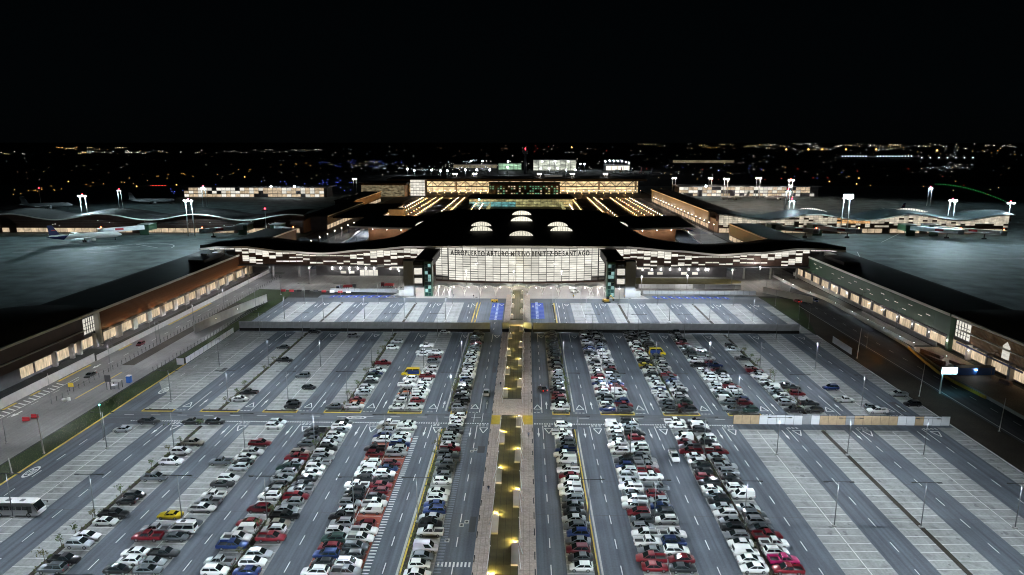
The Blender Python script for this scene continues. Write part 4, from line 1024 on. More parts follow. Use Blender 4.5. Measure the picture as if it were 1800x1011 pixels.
for i, (x,y,w,l_,h) in enumerate(((138.6,226,1.6,9,1.8),(136.6,221,1.4,9,1.5),(142.6,218,2.2,5,1.0),(146,200,1.4,4,1.2))):
    o = thing('material_stack',['long brown stack of boards in the yard','pinkish stack of panels by the yellow barrier','low heap of crates on the yard','rubble pile by the lit bays'][i],'building materials',(x,y,0),R(12))
    for k in range(5):
        g = MB(); g.box(-w/2+rt.uniform(0,.2),w/2-rt.uniform(0,.2),-l_/2+rt.uniform(0,.4),l_/2-rt.uniform(0,.4),k*h/5,(k+1)*h/5-.03); part('layer', g, mat('stacked_board',(0.30,0.19,0.15),.8,var=.25), o)
pole(113.7,188.5,10,'white pole in the dark verge right of the far bays','white',.5,False,.13)
pole(120.3,164.3,9,'white pole in the verge right of the plywood hoarding','white',.4,False,.13)
pole(112.6,224,10.5,'grey pole in the verge beside the right edge of the far bays','white',.4,False,.12)
for i,(x,y) in enumerate(((111.5,262),(113,276),(112,300),(118,330),(128,338),(143.5,340),(143.5,318),(145.5,290),(145.5,262),(144.2,204))): pole(x,y,8.5,f"slim grey street lamp beside the right road, {ordn(i+1)} from the front",'steel',0,True,.08)
OR = SL.copy(); OR.color = (1,.42,.05); OR.energy = 170
road_light(121.6,236,6,'low amber street lamp over the right road',OR,1.6)
SR = SL.copy(); SR.energy = 420; SR.color = (1,.72,.45)
for i,y in enumerate((322,345)): road_light(126.5,y,8,f"warm street lamp on the right access road, {'near' if i==0 else 'far'} one",SR,1.4)
panel_wall('mesh_screen',112.6,228,243,2.2,'pale mesh screen at the right edge of the far bays',M['hoard'],2.6,.08,'fence')
# ================================================================== THE TERMINAL
X0 = -3.0
M['hall'] = emat('lit_hall_glass', (1.0,0.97,0.86), 0.84, 0.10, (0.35,0.35,1.6), 0.86)
M['strip'] = emat('lit_strip_window', (1.0,0.96,0.84), 0.85, 0.12, (0.5,0.5,2.0), 0.8)
M['warmwin'] = emat('lit_bay_window', (1.0,0.78,0.52), 0.60, 0.25, (0.3,1.6,0.35), 0.6)
M['brown'] = mat('brown_cladding', (0.055,0.028,0.020), 0.6, var=0.25, vscale=0.4)
M['brownslat'] = mat('brown_timber_slat', (0.20,0.085,0.035), 0.6, var=0.3, vscale=1.2)
M['green'] = mat('green_cladding', (0.04,0.095,0.06), 0.5, var=0.12, vscale=0.2)
M['fascia'] = mat('pale_fascia', (0.80,0.79,0.75), 0.5, 0.0)
M['greywall'] = mat('grey_render_wall', (0.09,0.09,0.10), 0.8, var=0.2, vscale=0.3)
M['lunette'] = emat('skylight_glass', (1.0,0.96,0.78), 1.0, 0.2, (1,1,1), .7)
def lerpt(t, tab):
    if t <= tab[0][0]: return tab[0][1]
    for (a,va),(b,vb) in zip(tab,tab[1:]):
        if t <= b:
            u = (t-a)/(b-a); u = u*u*(3-2*u); return va+(vb-va)*u
    return tab[-1][1]
ZF = [(0,19.3),(55,19.0),(80,17.2),(104,15.3),(122,16.3),(146,18.6),(158,18.2),(169,17.0)]
YB = [(0,500),(48,498),(60,478),(64,430),(70,398),(86,384),(145,386),(158,374),(169,354.5)]
YF = [(0,350),(150,350),(169,353.5)]
zf = lambda s: lerpt(abs(s), ZF)
term = thing('terminal_building','long airport terminal with wavy dark roof, glowing glass hall and chequered lit wings','airport terminal',(X0,352,0))
def roofmesh():
    g = MB(); ss = [i*2.0 for i in range(-84,85)]; ss = [-169]+ss+[169]; nv = 14; pts = []; low = []
    for s in ss:
        yf = lerpt(abs(s),YF); yb = lerpt(abs(s),YB); z0 = zf(s)
        hallz = max(0,min(1,(74-abs(s))/16))
        for j in range(nv):
            t = j/(nv-1); y = yf+(yb-yf)*t
            z = z0 + 1.6*math.sin(math.pi*min(1,t*1.1))*(1-hallz) + hallz*(4.6*t)
            pts.append((s,y-352,z))
    g.grid(pts,len(ss),nv,0,True); g.f = [tuple(reversed(f)) for f in g.f]
    n = len(ss); 
    for i in range(n-1):                                              # pale fascia along the front and dark back edge
        a = pts[i*nv]; b = pts[(i+1)*nv]
        g.add([(a[0],a[1],a[2]-1.0),(b[0],b[1],b[2]-1.0),b,a],[(0,1,2,3)],1)
        g.add([(a[0],a[1],a[2]-.75),(b[0],b[1],b[2]-.75),(b[0],b[1]+9,b[2]-.6),(a[0],a[1]+9,a[2]-.6)],[(3,2,1,0)],1)
        a = pts[i*nv+nv-1]; b = pts[(i+1)*nv+nv-1]
        g.add([(a[0],a[1],a[2]-1.0),(b[0],b[1],b[2]-1.0),b,a],[(3,2,1,0)],0)
    return g
part('roof', roofmesh(), [M['roofdark'],M['fascia']], term)
sm = MB()                                                             # raised standing seams on the hall roof
for k in range(-14,15):
    s = k*4.0; yf, yb, z0 = 350, lerpt(abs(s),YB), zf(s); prev = None
    hz = max(0,min(1,(74-abs(s))/16))
    for j in range(9):
        t = j/8; p = (s, yf+(yb-yf)*t-352, z0+hz*4.6*t+(1-hz)*1.6*math.sin(math.pi*min(1,t*1.1))+.05)
        if prev: sm.bar(prev,p,.12,.12)
        prev = p
part('roof_seam', sm, M['roofdark'], term, kind='stuff')
g = MB(); g.box(-58,58,100,145,0,17); g.box(-62,62,34,100,0,17.5); g.box(-160,160,12,30,8.0,14.0); g.box(-46,46,12,34,.1,18.0); part('hall_core', g, M['greywall'], term)
# skylight lunettes
def lunette(x, y, w, h, z, depth, label=None):
    o = thing('skylight', label, 'skylight', (x,y,z), 0, 'glowing crescent skylights on the terminal roof'); n = 14; arc = []
    for i in range(n+1):
        t = math.pi*i/n; arc.append((-w/2*math.cos(t)*1.0, h*math.sin(t)**1.15))
    g = MB(); pts = []
    for j in range(6):
        k = j/5; q = math.cos(k*math.pi/2)
        for (ax,az) in arc: pts.append((ax*(1-.25*k), k*depth, az*q+.02))
    g.grid(pts,6,n+1,0,True); pts2 = [(ax*1.03, -.45, az*1.0+.25) for ax,az in arc]; 
    for i in range(n): g.add([pts2[i],pts2[i+1],(arc[i+1][0],0,arc[i+1][1]+.02),(arc[i][0],0,arc[i][1]+.02)],[(0,1,2,3)],0)
    part('hood', g, M['roofdark'], o)
    g = MB(); g.add([(ax*.98,.03,az*.96) for ax,az in arc],[tuple(range(n+1))],0); part('pane', g, M['lunette'], o)
    for i in range(1,9):
        xx = -w/2+w*i/9; hh = h*math.sin(math.acos(max(-1,min(1,-2*xx/w))))**1.15*.95
        g = MB(); g.box(xx-.07,xx+.07,-.06,.02,0,hh); part('mullion', g, M['darksteel'], o)
    g = MB(); g.box(-w/2,w/2,-.12,.1,-.35,.02); part('sill', g, M['fascia'], o)
def rz_(x,y):
    s = x-X0; hz = max(0,min(1,(74-abs(s))/16)); yf, yb = lerpt(abs(s),YF), lerpt(abs(s),YB); t = max(0,min(1,(y-yf)/(yb-yf)))
    return zf(s) + 1.6*math.sin(math.pi*min(1,t*1.1))*(1-hz) + hz*4.6*t
for (x,y,w,h,wd) in ((-2.6,381,13.6,3.0,'frontmost, on the centre line of the roof'),(-26.2,399,13.4,3.0,'in front on the left of the roof'),(-27.4,418,12.6,2.8,'just behind the front left one'),(20.8,399,13.4,3.0,'in front on the right of the roof'),(19.6,418,12.6,2.8,'just behind the front right one'),
                  (-2.8,438,14.2,3.2,'fourth along the centre line, before the last'),(-2.9,468,13.4,3.0,'farthest back on the centre line')):
    lunette(x,y,w,h,rz_(x,y)-.1,11,f"glowing crescent skylight {wd}")
# curved glass hall front
ycurve = lambda s: 347.0 + (s/46.0)**2*7.0
edges = [-44.5,-41]+[-37.6+i*3.95 for i in range(20)]+[41,44.5]
panes = MB(); TIERS = [(0.9,5.6),(5.6,10.2),(10.2,14.6),(14.6,18.4)]
for i,(a,b) in enumerate(zip(edges,edges[1:])):
    ya, yb = ycurve(a)-352, ycurve(b)-352
    for (z0,z1) in TIERS:
        if abs((a+b)/2) > 38: z0 = max(z0,2.2+abs((a+b)/2)*.02)
        g = MB(); g.quad((a+.06,ya,z0+.04),(b-.06,yb,z0+.04),(b-.06,yb,z1-.04),(a+.06,ya,z1-.04)); part('glass_pane', g, M['hall'], term)
for i, a in enumerate(edges):
    y = ycurve(a)-352; w = .6 if i in (2,22) else .24
    g = MB(); g.box(a-w/2,a+w/2,y-.28,y-.03,.6,18.5); part('mullion', g, M['darksteel'], term)
tr = MB()
for i,(a,b) in enumerate(zip(edges,edges[1:])):
    r = random.Random(i)
    for z in [1.0+k*1.22 for k in range(15)]:
        th = .10 if r.random() < .7 else .2
        tr.bar((a,ycurve(a)-352-.16,z),(b,ycurve(b)-352-.16,z),.12,th*1.5)
part('transom', tr, M['darksteel'], term, kind='stuff')
g = MB()
for a,b in zip(edges,edges[1:]): 
    ya,yb = ycurve(a)-352,ycurve(b)-352
    g.add([(a,ya-.3,-.3),(b,yb-.3,-.3),(b,yb-.3,.7),(a,ya-.3,.7)],[(0,1,2,3)]); g.add([(a,ya-.3,.7),(b,yb-.3,.7),(b,yb+.4,.7),(a,ya+.4,.7)],[(0,1,2,3)])
part('plinth', g, M['brown'], term)
# the lettering: each letter its own mesh, hung in front of the glass along the curve
sign = thing('airport_name_sign','dark capital letters spelling the airport name along the top of the glass hall','sign',(X0,347,14.4))
TXT = 'AEROPUERTO ARTURO MERINO BENITEZ DE SANTIAGO'
M['letter'] = mat('black_letters', (0.012,0.012,0.013), 0.5)
wid = {}
def letter_mesh(ch):
    c = bpy.data.curves.new('letter','FONT'); c.body = ch; c.size = 3.3; c.extrude = .12; c.align_x = 'CENTER'; c.offset = .10
    o = bpy.data.objects.new('letter',c); COL.objects.link(o); bpy.context.view_layer.update()
    me = bpy.data.meshes.new_from_object(o.evaluated_get(bpy.context.evaluated_depsgraph_get())); w = o.dimensions.x
    bpy.data.objects.remove(o); bpy.data.curves.remove(c); me.materials.clear(); me.materials.append(M['letter']); return me, w
LM = {ch: letter_mesh(ch) for ch in sorted(set(TXT)) if ch != ' '}
total = sum((LM[c][1]+.42) if c != ' ' else .95 for c in TXT); k_ = 72.5/total; x = -36.3
for c in TXT:
    w = ((LM[c][1]+.42) if c != ' ' else .95)*k_
    if c != ' ':
        s = x+w/2; o = link('letter', LM[c][0], sign, (s, ycurve(s)-347-.75, .0)); sl_ = 2*7*s/46**2
        o.rotation_euler = (math.pi/2,0,math.atan(sl_)); o.scale = (k_,1.05,1)
    x += w
# chequered wings: (top,bottom) of the lit strips, column by column outward from the hall
WING = [[(235,300),(335,360),(405,440),(465,490)],[(260,300),(345,375),(495,545)],[(265,330),(350,390),(450,480),(505,535)],[(270,345),(405,435),(465,490)],[(265,365),(480,510)],[(275,385),(410,440)],[(305,345),(465,490)],[(320,340),(375,395),(430,480)],[(330,390),(455,475)],
 [(340,360),(420,445)],[(340,355),(450,470)],[(340,355),(420,440)],[(340,355),(420,440)],[(340,355),(445,465)],[(340,355),(440,465)],[(330,355),(385,415)],[(320,345),(365,380),(420,440)],[(305,322),(366,386),(422,442)],[(295,325),(422,442)],[(268,362),(422,442)],[(268,304),(345,392)],[(252,366)],[(258,340),(402,428),(453,478)],[(247,310),(371,458)],[(242,258),(288,320),(345,432),(468,489)],[(232,290)]]
zy = lambda q, s: (493.1-(410+q/8.425))/3.27
def zbot(s): return lerpt(abs(s), [(46,4.6),(62,6.0),(84,7.7),(160,8.2)])
for sg in (-1,1):
    for k in range(-4,26):
        s0 = 61.5+3.6*(k-1); s1 = s0+3.6; zb = zbot(s0); zt = zf((s0+s1)/2)-.9
        yy = 4.0 - max(0,(62-s0))*.10
        a, b = (s0,s1) if sg > 0 else (-s1,-s0)
        g = MB(); g.box(a+.02,b-.02,yy+.05,yy+.4,zb,zt); part('cladding_panel', g, M['brown'], term)
        rows = WING[k] if k >= 0 else [[(250,300),(330,360),(420,445)],[(235,290),(380,400),(470,500)],[(240,330),(440,460)],[(235,310),(350,370),(480,515)]][k+4]
        for (q0,q1) in rows:
            z1, z0 = zy(q0,s0), zy(q1,s0)
            z1 = min(z1,zt-.05); z0 = max(z0,zb+.1)
            n = max(1,round((z1-z0)/1.15))
            for j in range(n):
                u0 = z0+(z1-z0)*j/n; u1 = z0+(z1-z0)*(j+1)/n-.1
                if u1-u0 < .25: continue
                g = MB(); g.box(a+.1,b-.1,yy-.06,yy+.04,u0,u1); part('strip_window', g, M['strip'], term)
    for k in range(5):                                                # thin lit row under the roof tip
        s0 = 152+k*2.7; a, b = (s0,s0+2.4) if sg > 0 else (-s0-2.4,-s0); g = MB(); g.box(a,b,4,4.2,zf(s0)-2.4+k*.1,zf(s0)-1.3); part('strip_window', g, M['strip'], term)
    g = MB(); a,b = (62,152) if sg > 0 else (-152,-62); g.box(a,b,2.2,14.4,7.3,7.75); part('soffit_beam', g, M['greywall'], term)
    a,b = (46,112) if sg > 0 else (-112,-46); g = MB(); g.box(a,b,14.4,15.4,0,8.2); part('ground_floor_wall', g, M['greywall'], term)
    for s in (120,134,148):
        g = MB(); g.tube((sg*s,10,0),(sg*s,10,7.3),.6,.6,10); part('column', g, M['concrete'], term)
    doors = [(78,88)] if sg < 0 else [(53,61)]
    for (a,b) in doors:
        n = 4
        for i in range(n):
            p = sg*a+(sg*b-sg*a)*i/n; q = sg*a+(sg*b-sg*a)*(i+1)/n; p,q = min(p,q),max(p,q)
            g = MB(); g.box(p+.1,q-.1,14.2,14.4,.1,3.2); part('entrance_door', g, M['hall'], term)
    for s in ((97,92.5) if sg < 0 else (71,76,89,95)):
        g = MB(); g.box(sg*s-1.5,sg*s+1.5,14.2,14.4,1.2,2.6); part('window', g, M['strip'], term)
WL2 = bpy.data.lights.new('facade_lamp','POINT'); WL2.energy = 260; WL2.color = (1,.95,.85); WL2.shadow_soft_size = .15
gl_ = emat('facade_globe',(1,.97,.9),14)
for sg, ss in ((-1,(103,98.5,93.5,89,84.5,80,71,67)),(1,(66.5,71.5,76.5,81.5,86.5,91.5,96.5,100.5,102))):
    for i,s in enumerate(ss):
        g = MB(); g.box(-.16,.16,-.16,.16,-.7,.7); o = part('facade_light', g, gl_, term); o.location = (sg*s,14.0,4.2)
        l = bpy.data.objects.new('lamp',WL2); COL.objects.link(l); l.parent = o; l.location = (0,-.5,0)
# brown flank pavilions with flat roofs and four eave lamps each
WL3 = bpy.data.lights.new('eave_lamp','POINT'); WL3.energy = 1300; WL3.color = (1,.86,.66); WL3.shadow_soft_size=.2
for sg, nm in ((-1,'left'),(1,'right')):
    o = thing('flank_pavilion',f"brown pavilion with flat dark roof and four bright eave lamps, {nm} of the hall roof",'building',(0,0,0))
    f = lambda x: X0+sg*x
    P = lambda L: L if sg > 0 else list(reversed(L))
    g = MB(); g.prism(P([(f(60),446),(f(116),458),(f(120),528),(f(60),520)]),15.2,16.2); part('roof', g, M['roofdark'], o)
    g = MB(); g.prism(P([(f(60),445.6),(f(116.4),457.6),(f(116.4),458),(f(60),446)]),15.0,16.25); part('fascia', g, M['fascia'], o)
    n = 5
    for i in range(n):
        t0,t1 = i/n,(i+1)/n; g = MB(); g.prism(P([(f(60+44*t0)+.03*sg,451+9*t0),(f(60+44*t1),451+9*t1),(f(60+44*t1),452+9*t1),(f(60+44*t0)+.03*sg,452+9*t0)]),0,15.2); part('wall_panel', g, mat('pavilion_brown',(0.22,0.11,0.06),.7,var=.15,vscale=.3) if 'pavilion_brown' not in bpy.data.materials else bpy.data.materials['pavilion_brown'], o)
    g = MB(); g.prism(P([(f(62),462),(f(103),462),(f(103),518),(f(62),518)]),0,15.0); part('core', g, M['greywall'], o)
    for i,x in enumerate((72,80,90,100)):
        g = MB(); g.ball((0,0,0),.32,0,8,5); q = part('eave_light', g, gl_, o); q.location = (f(x),446.5+x*.21-12.6,14.4)
        l = bpy.data.objects.new('lamp',WL3); COL.objects.link(l); l.parent = q; l.location = (0,-.2,-.3)
    lunette(f(65.5),459,12.6,3.2,16.2,10,f"glowing crescent skylight on the flat {nm} pavilion roof")
# stair and lift towers with roofed footbridges
M['liftglass'] = emat('lift_shaft_glass',(0.55,1.0,0.95),0.42,0.3,(1.0,1.0,.45),.6); M['liftdark'] = mat('dark_green_glass',(0.01,0.03,0.028),.08); rl = random.Random(6)
for sg, nm in ((-1,'left'),(1,'right')):
    o = thing('lift_tower',f"concrete and green-glass lift tower {nm} of the glass hall",'tower',(0,0,0)); f = lambda x: X0+sg*x
    def bx_(name, xa, xb, y0, y1, z0, z1, m):
        g = MB(); a,b = sorted((f(xa),f(xb))); g.box(a,b,y0,y1,z0,z1); return part(name, g, m, o)
    bx_('concrete_slab',50.0,54.6,315,320.5,0,17.2,mat('tower_concrete',(0.33,0.33,0.34),.8,var=.12,vscale=.3) if 'tower_concrete' not in bpy.data.materials else bpy.data.materials['tower_concrete'])
    g = MB(); a,b = sorted((f(54.6),f(58.2))); 
    sgn = sg
    g.prism([(f(54.6),315.2),(f(54.6)+sgn*2.6,315.2),(f(54.6)+sgn*2.6,320),(f(54.6),320)] if sg>0 else [(f(54.6)-2.6,315.2),(f(54.6),315.2),(f(54.6),320),(f(54.6)-2.6,320)],0,3.2); part('buttress', g, M['concrete'], o)
    bx_('roof',45.4,49.98,315.5,320.4,15.2,16.6,M['roofdark'])
    for (z0,z1) in ((10.6,13.6),(6.3,8.8)): bx_('landing_window',46.0,49.6,315.9,316.1,z0,z1,M['strip'])
    bx_('stair_core',45.6,49.9,316.2,320.2,4.2,15.2,M['greywall'])
    bx_('lift_shaft',41.2,45.0,315.4,320.2,0,16.8,M['green'])
    for k in range(9): 
        for j in range(2): bx_('shaft_pane',41.7+j*1.5,43.05+j*1.5,315.2,315.4,.5+k*1.72,1.95+k*1.72,M['liftglass'] if rl.random() < .42 else M['liftdark'])
    bx_('shaft_roof',41.0,45.2,315.2,320.4,16.8,17.2,M['roofdark'])
    bx_('footbridge_roof',41.6,49.6,320.45,352,16.9,17.5,M['roofdark']); bx_('footbridge_deck',42,49.4,320.45,352,13.0,13.3,M['roofdark'])
    bx_('footbridge_side',41.7,41.9,320.45,352,13.4,16.8,M['greywall'])
# white canopy colonnade on the forecourt
o = thing('forecourt_canopy','white scalloped canopy on branching white columns before the glass hall','canopy',(X0,318.5,0))
NB = 11; bw = 7.45; xs = -NB*bw/2
for i in range(NB):
    x0 = xs+i*bw; pts = []; n = 9
    for j in range(n):
        t = j/(n-1); z = 4.3+1.0*math.sin(math.pi*t)
        for y in (-1.6,0,1.6,4.2): pts.append((x0+bw*t*.995,y,z))
    g = MB(); g.grid(pts,n,4,0,True); g.grid([(p[0],p[1],p[2]-.22) for p in pts],n,4,0,True)
    for j in range(n-1): a,b = pts[j*4],pts[(j+1)*4]; g.add([(a[0],a[1],a[2]-.22),(b[0],b[1],b[2]-.22),b,a],[(0,1,2,3)])
    part('canopy_shell', g, M['hoard'], o)
    g = MB(); g.path([(x0+bw*j/8,-1.75,4.2+1.0*math.sin(math.pi*j/8)) for j in range(9)],.13,6); part('arch_rib', g, M['white'], o)
for i in range(NB+1):
    x = xs+i*bw
    g = MB(); g.tube((x,-1,0),(x,-1,1.5),.16,.14,8); g.tube((x,-1,1.4),(x-1.3,-1.6,4.5),.12,.08,6); g.tube((x,-1,1.4),(x+1.3,-1.6,4.5),.12,.08,6); g.tube((x,-1,1.4),(x,2.5,4.3),.10,.08,6); part('branching_column', g, M['white'], o)
for sg in (-1,1):
    for i in range(5):
        x = sg*(35.5+i*1.5); g = MB(); g.tube((x,-1.4,0),(x-sg*.9+(.9 if i%2 else -.9),-1.6,4.3),.1,.1,6); part('raking_strut', g, M['white'], o)
WL4 = bpy.data.lights.new('forecourt_lamp','POINT'); WL4.energy = 360; WL4.color = (1,.93,.84); WL4.shadow_soft_size=.15
for x in (-38,-31,-24,-16,-9,8,15,24,31,38):
    g = MB(); g.ball((0,0,0),.26,0,8,5); q = part('canopy_lamp', g, gl_, o); q.location = (x,-2.0,4.35)
    l = bpy.data.objects.new('lamp',WL4); COL.objects.link(l); l.parent = q; l.location = (0,-.5,-.2)
# forecourt paving, lawn, screens
g = MB(); g.poly([(-66,311.8),(58,311.8),(52,333),(46,346),(-52,346),(-58,333)],0.05); g.poly([(-62,346.0),(56,346),(50,372),(-56,372)],0.03); struct('forecourt', g, M['plaza'])
g = MB(); g.poly([(-135,331),(-60,322),(-58,372),(-135,376)],-0.005); g.poly([(56,319),(125,319),(136,345),(136,376),(56,376)],-0.005); struct('service_road', g, M['road_warm'])
g = MB(); g.poly([(52,347),(100,346.5),(112,350),(114,356),(108,361),(52,363)],0.04); struct('grass', g, mat('dry_lawn',(0.10,0.085,0.02),.9,var=.3,vscale=.5))
o = thing('panel_screen','row of pale blue-grey panels in front of the right-hand lawn','fence',(82,335.5,0))
for i in range(17):
    g = MB(); w=3.0; g.box(-w/2+.04,w/2-.04,-.05,.05,.1,2.3); q = part('panel', g, M['whitesheet'] if i not in (9,10) else M['hoard'], o); q.location = (-24+i*w,0,0)
o = thing('mesh_fence','grey mesh panel fence behind the right blue bays','fence',(82,322,0))
for i in range(18):
    g = MB(); g.box(-1.45,1.45,-.03,.03,.15,1.9); q = part('panel', g, M['hoard'], o); q.location=(-24+i*3,0,0)
    g = MB(); g.box(-.05,.05,.03,.12,0,2.2); q = part('post', g, M['darksteel'], o); q.location=(-25.5+i*3,0,0)
o = thing('mesh_fence','grey mesh panel fence behind the left blue bays','fence',(-80,324,0))
for i in range(11):
    g = MB(); g.box(-1.45,1.45,-.03,.03,.15,1.9); q = part('panel', g, M['hoard'], o); q.location=(-14+i*3,0,0)
for i in range(9):
    g = MB(); g.prism([(-1.1,-.3),(1.1,-.3),(1.1,.3),(-1.1,.3)],0,.3); g.prism([(-1.1,-.15),(1.1,-.15),(1.1,.15),(-1.1,.15)],.3,1.0)
    solo('road_barrier', g, [redp,M['white'],M['darksteel']][(0,0,2,2,2,0,1,0,1)[i]], f"{('red','red','dark','dark','dark','red','white','red','white')[i]} plastic barrier, {ordn(i+1)} from the left, on the left forecourt road", 'barrier', 'barriers on the left forecourt road', (-119+i*4.1,325.5-i*.35,0))
def truck(x,y,rz,label,cab,box_):
    o = thing('site_truck',label,'truck',(x,y,0),rz)
    g = MB(); g.box(1.4,3.0,-1.1,1.1,.5,2.5); part('cab', g, cab, o); g = MB(); g.box(3.0,3.03,-1,1,1.5,2.3); part('windshield', g, M['glass'], o)
    g = MB(); g.box(-3.2,1.3,-1.15,1.15,.8,1.0); g.box(-3.2,1.3,-1.2,-1.1,1.0,1.7); g.box(-3.2,1.3,1.1,1.2,1.0,1.7); g.box(-3.3,-3.2,-1.2,1.2,.8,1.7); part('load_bed', g, box_, o)
    for wx in (-2.2,-1.2,2.1):
        for s in (-1,1): q = link('wheel', wheel_mb(.5,.3).mesh('wheel',[M['tyre']]+VM[1:]), o, (wx,s*1.0,.5))
truck(-88,333,R(5),'dark truck with open bed on the left forecourt yard',PAINT['G'][0],redp)
truck(-70,337,R(178),'dark red truck parked near the left lift tower',PAINT['D'][1],redp)
for (k,c,x,y,rz,lab) in (('u','N',-84.5,326.5,0,'dark green SUV beside the barriers on the left forecourt'),('s','W',-62.5,330,R(8),'white sedan by the foot of the left lift tower'),('v','B',-93,331,R(90),'dark blue van standing in the left forecourt yard'),('v','W',24,326,R(0),'white van parked under the right end of the canopy')):
    o = mono_vehicle(k, PAINT[c][1], 'parked_car' if k in 'us' else 'van', (x,y,.06), rz); tag(o, lab, 'car' if k in 'us' else 'van')
o = thing('excavator','small yellow excavator with its arm folded at the forecourt edge','excavator',(37,304.5,0),R(15)); yp = mat('machine_yellow',(0.55,0.33,0.03),.5)
for s in (-1,1): g = MB(); g.prism([(-1.5,s*.9-.25),(1.5,s*.9-.25),(1.5,s*.9+.25),(-1.5,s*.9+.25)],.05,.7); part('track', g, M['tyre'], o)
g = MB(); g.prism([(-1.5,-1.1),(.9,-1.1),(.9,1.1),(-1.5,1.1)],.8,1.7); part('body', g, yp, o)
g = MB(); g.prism([(-.2,-.9),(1.0,-.9),(.9,.1),(-.2,.1)],1.7,2.9); part('cab', g, M['glass'], o)
g = MB(); g.path([(.9,.6,1.6),(2.3,.6,3.2),(3.6,.6,1.5)],.18,6); part('boom', g, yp, o); g = MB(); g.prism([(3.3,.2),(3.9,.2),(3.9,1.0),(3.3,1.0)],.6,1.4); part('bucket', g, M['darksteel'], o)
o = thing('work_machine','low orange ground machine at the left edge of the walkway by the bays','machine',(-14.2,304.8,0)); g = MB(); g.prism([(-1.6,-.7),(1.6,-.7),(1.4,.7),(-1.4,.7)],.3,1.1); part('body', g, yp, o)
for x in (-1,1): g = MB(); g.tube((x,-.8,.35),(x,.8,.35),.35,.35,10); part('wheel', g, M['tyre'], o)
g = MB(); g.bar((-.2,0,1.1),(1.0,0,1.9),.12,.12); part('handle', g, M['darksteel'], o)
PG = bpy.data.lights.new('plaza_globe','POINT'); PG.energy = 4200; PG.color=(1,.95,.88); PG.shadow_soft_size=.3
for i,(x,y,h) in enumerate(((-90,341,8),(-64,338,8),(-52,331,6),(-30,338,8),(-6,338,8),(18,338,8),(41,339,8),(57,330,7),(80,333,7),(105,343,8),(-112,345,8),(122,352,8))):
    o = thing('plaza_lamp', f"slim plaza lamp with bright globe before the terminal, {ordn(i+1)} in order", 'street lamp', (x,y,0), 0, 'plaza lamps before the terminal')
    g = MB(); g.tube((0,0,0),(0,0,h),.09,.06,7); part('pole', g, M['steel'], o); g = MB(); g.ball((0,0,h+.2),.3,0,8,5); part('globe', g, gl_, o)
    l = bpy.data.objects.new('lamp',PG); COL.objects.link(l); l.parent = o; l.location = (0,-.4,h+.2)
# people dotted on the forecourt
def person(x, y, rz, label, top, legs, i):
    o = thing('person', label, 'person', (x,y,.06), rz)
    me = bpy.data.meshes.new('body'); vs = [(0,0,.95),(0,0,1.2),(0,0,1.45),(0,0,1.55),(0,0,1.68),(-.19,0,1.42),(-.25,.03,1.12),(-.24,.12,.88),(.19,0,1.42),(.25,-.03,1.12),(.24,.1,.88),(-.1,0,.9),(-.11,.08,.5),(-.1,-.04,.07),(-.1,.1,.03),(.1,0,.9),(.12,-.06,.5),(.1,-.2,.07),(.1,-.06,.03)]
    es = [(0,1),(1,2),(2,3),(3,4),(2,5),(5,6),(6,7),(2,8),(8,9),(9,10),(0,11),(11,12),(12,13),(13,14),(0,15),(15,16),(16,17),(17,18)]
    rad = [.14,.15,.16,.06,.105,.07,.05,.04,.07,.05,.04,.1,.075,.05,.045,.1,.075,.05,.045]
    me.from_pydata(vs,es,[]); b = bpy.data.objects.new('body',me); COL.objects.link(b)
    md = b.modifiers.new('skin','SKIN'); b.modifiers.new('sub','SUBSURF').levels = 1
    for k,r in enumerate(rad): me.skin_vertices[0].data[k].radius = (r,r*.8)
    me.skin_vertices[0].data[0].use_root = True
    bpy.context.view_layer.update(); nm_ = bpy.data.meshes.new_from_object(b.evaluated_get(bpy.context.evaluated_depsgraph_get()))
    bpy.data.objects.remove(b); nm_.materials.clear(); skin = mat('skin',(0.45,0.28,0.2),.6) if 'skin' not in bpy.data.materials else bpy.data.materials['skin']
    for m in (legs,top,skin): nm_.materials.append(m)
    for p in nm_.polygons: z = p.center.z; p.material_index = 0 if z < .92 else (2 if z > 1.5 or (abs(p.center.x) > .2 and z < .95) else 1)
    link('body', nm_, o)
cloth = [mat('dark_clothes',(.03,.03,.04),.8),mat('hi_vis_vest',(.5,.30,.03),.7),mat('grey_clothes',(.2,.2,.22),.8),mat('jeans',(.04,.06,.12),.8)]
for i,(x,y,a,t,l) in enumerate(((-7.6,131,0,0,3),(.9,158,180,2,0),(-7.4,194,10,0,0),(-24.5,312.9,20,0,3),(-52,313.2,70,0,3),(22.5,313.4,200,1,3),(40.5,317,120,2,0),(-34,314.1,10,2,3),(46.5,313.2,-40,1,0))):
    person(x,y,R(a),['person in dark clothes walking on the near left side of the walkway','person in grey on the right pavement just before the crossing','person in black on the left pavement beside the middle canopy','person in dark clothes walking before the left half of the canopy','person in dark top by the foot of the left tower','person in a yellow vest before the right half of the canopy','person in grey walking beside the right lift tower','person in a grey top on the left forecourt edge','person in a yellow vest near the excavator'][i],cloth[t],cloth[l],i)
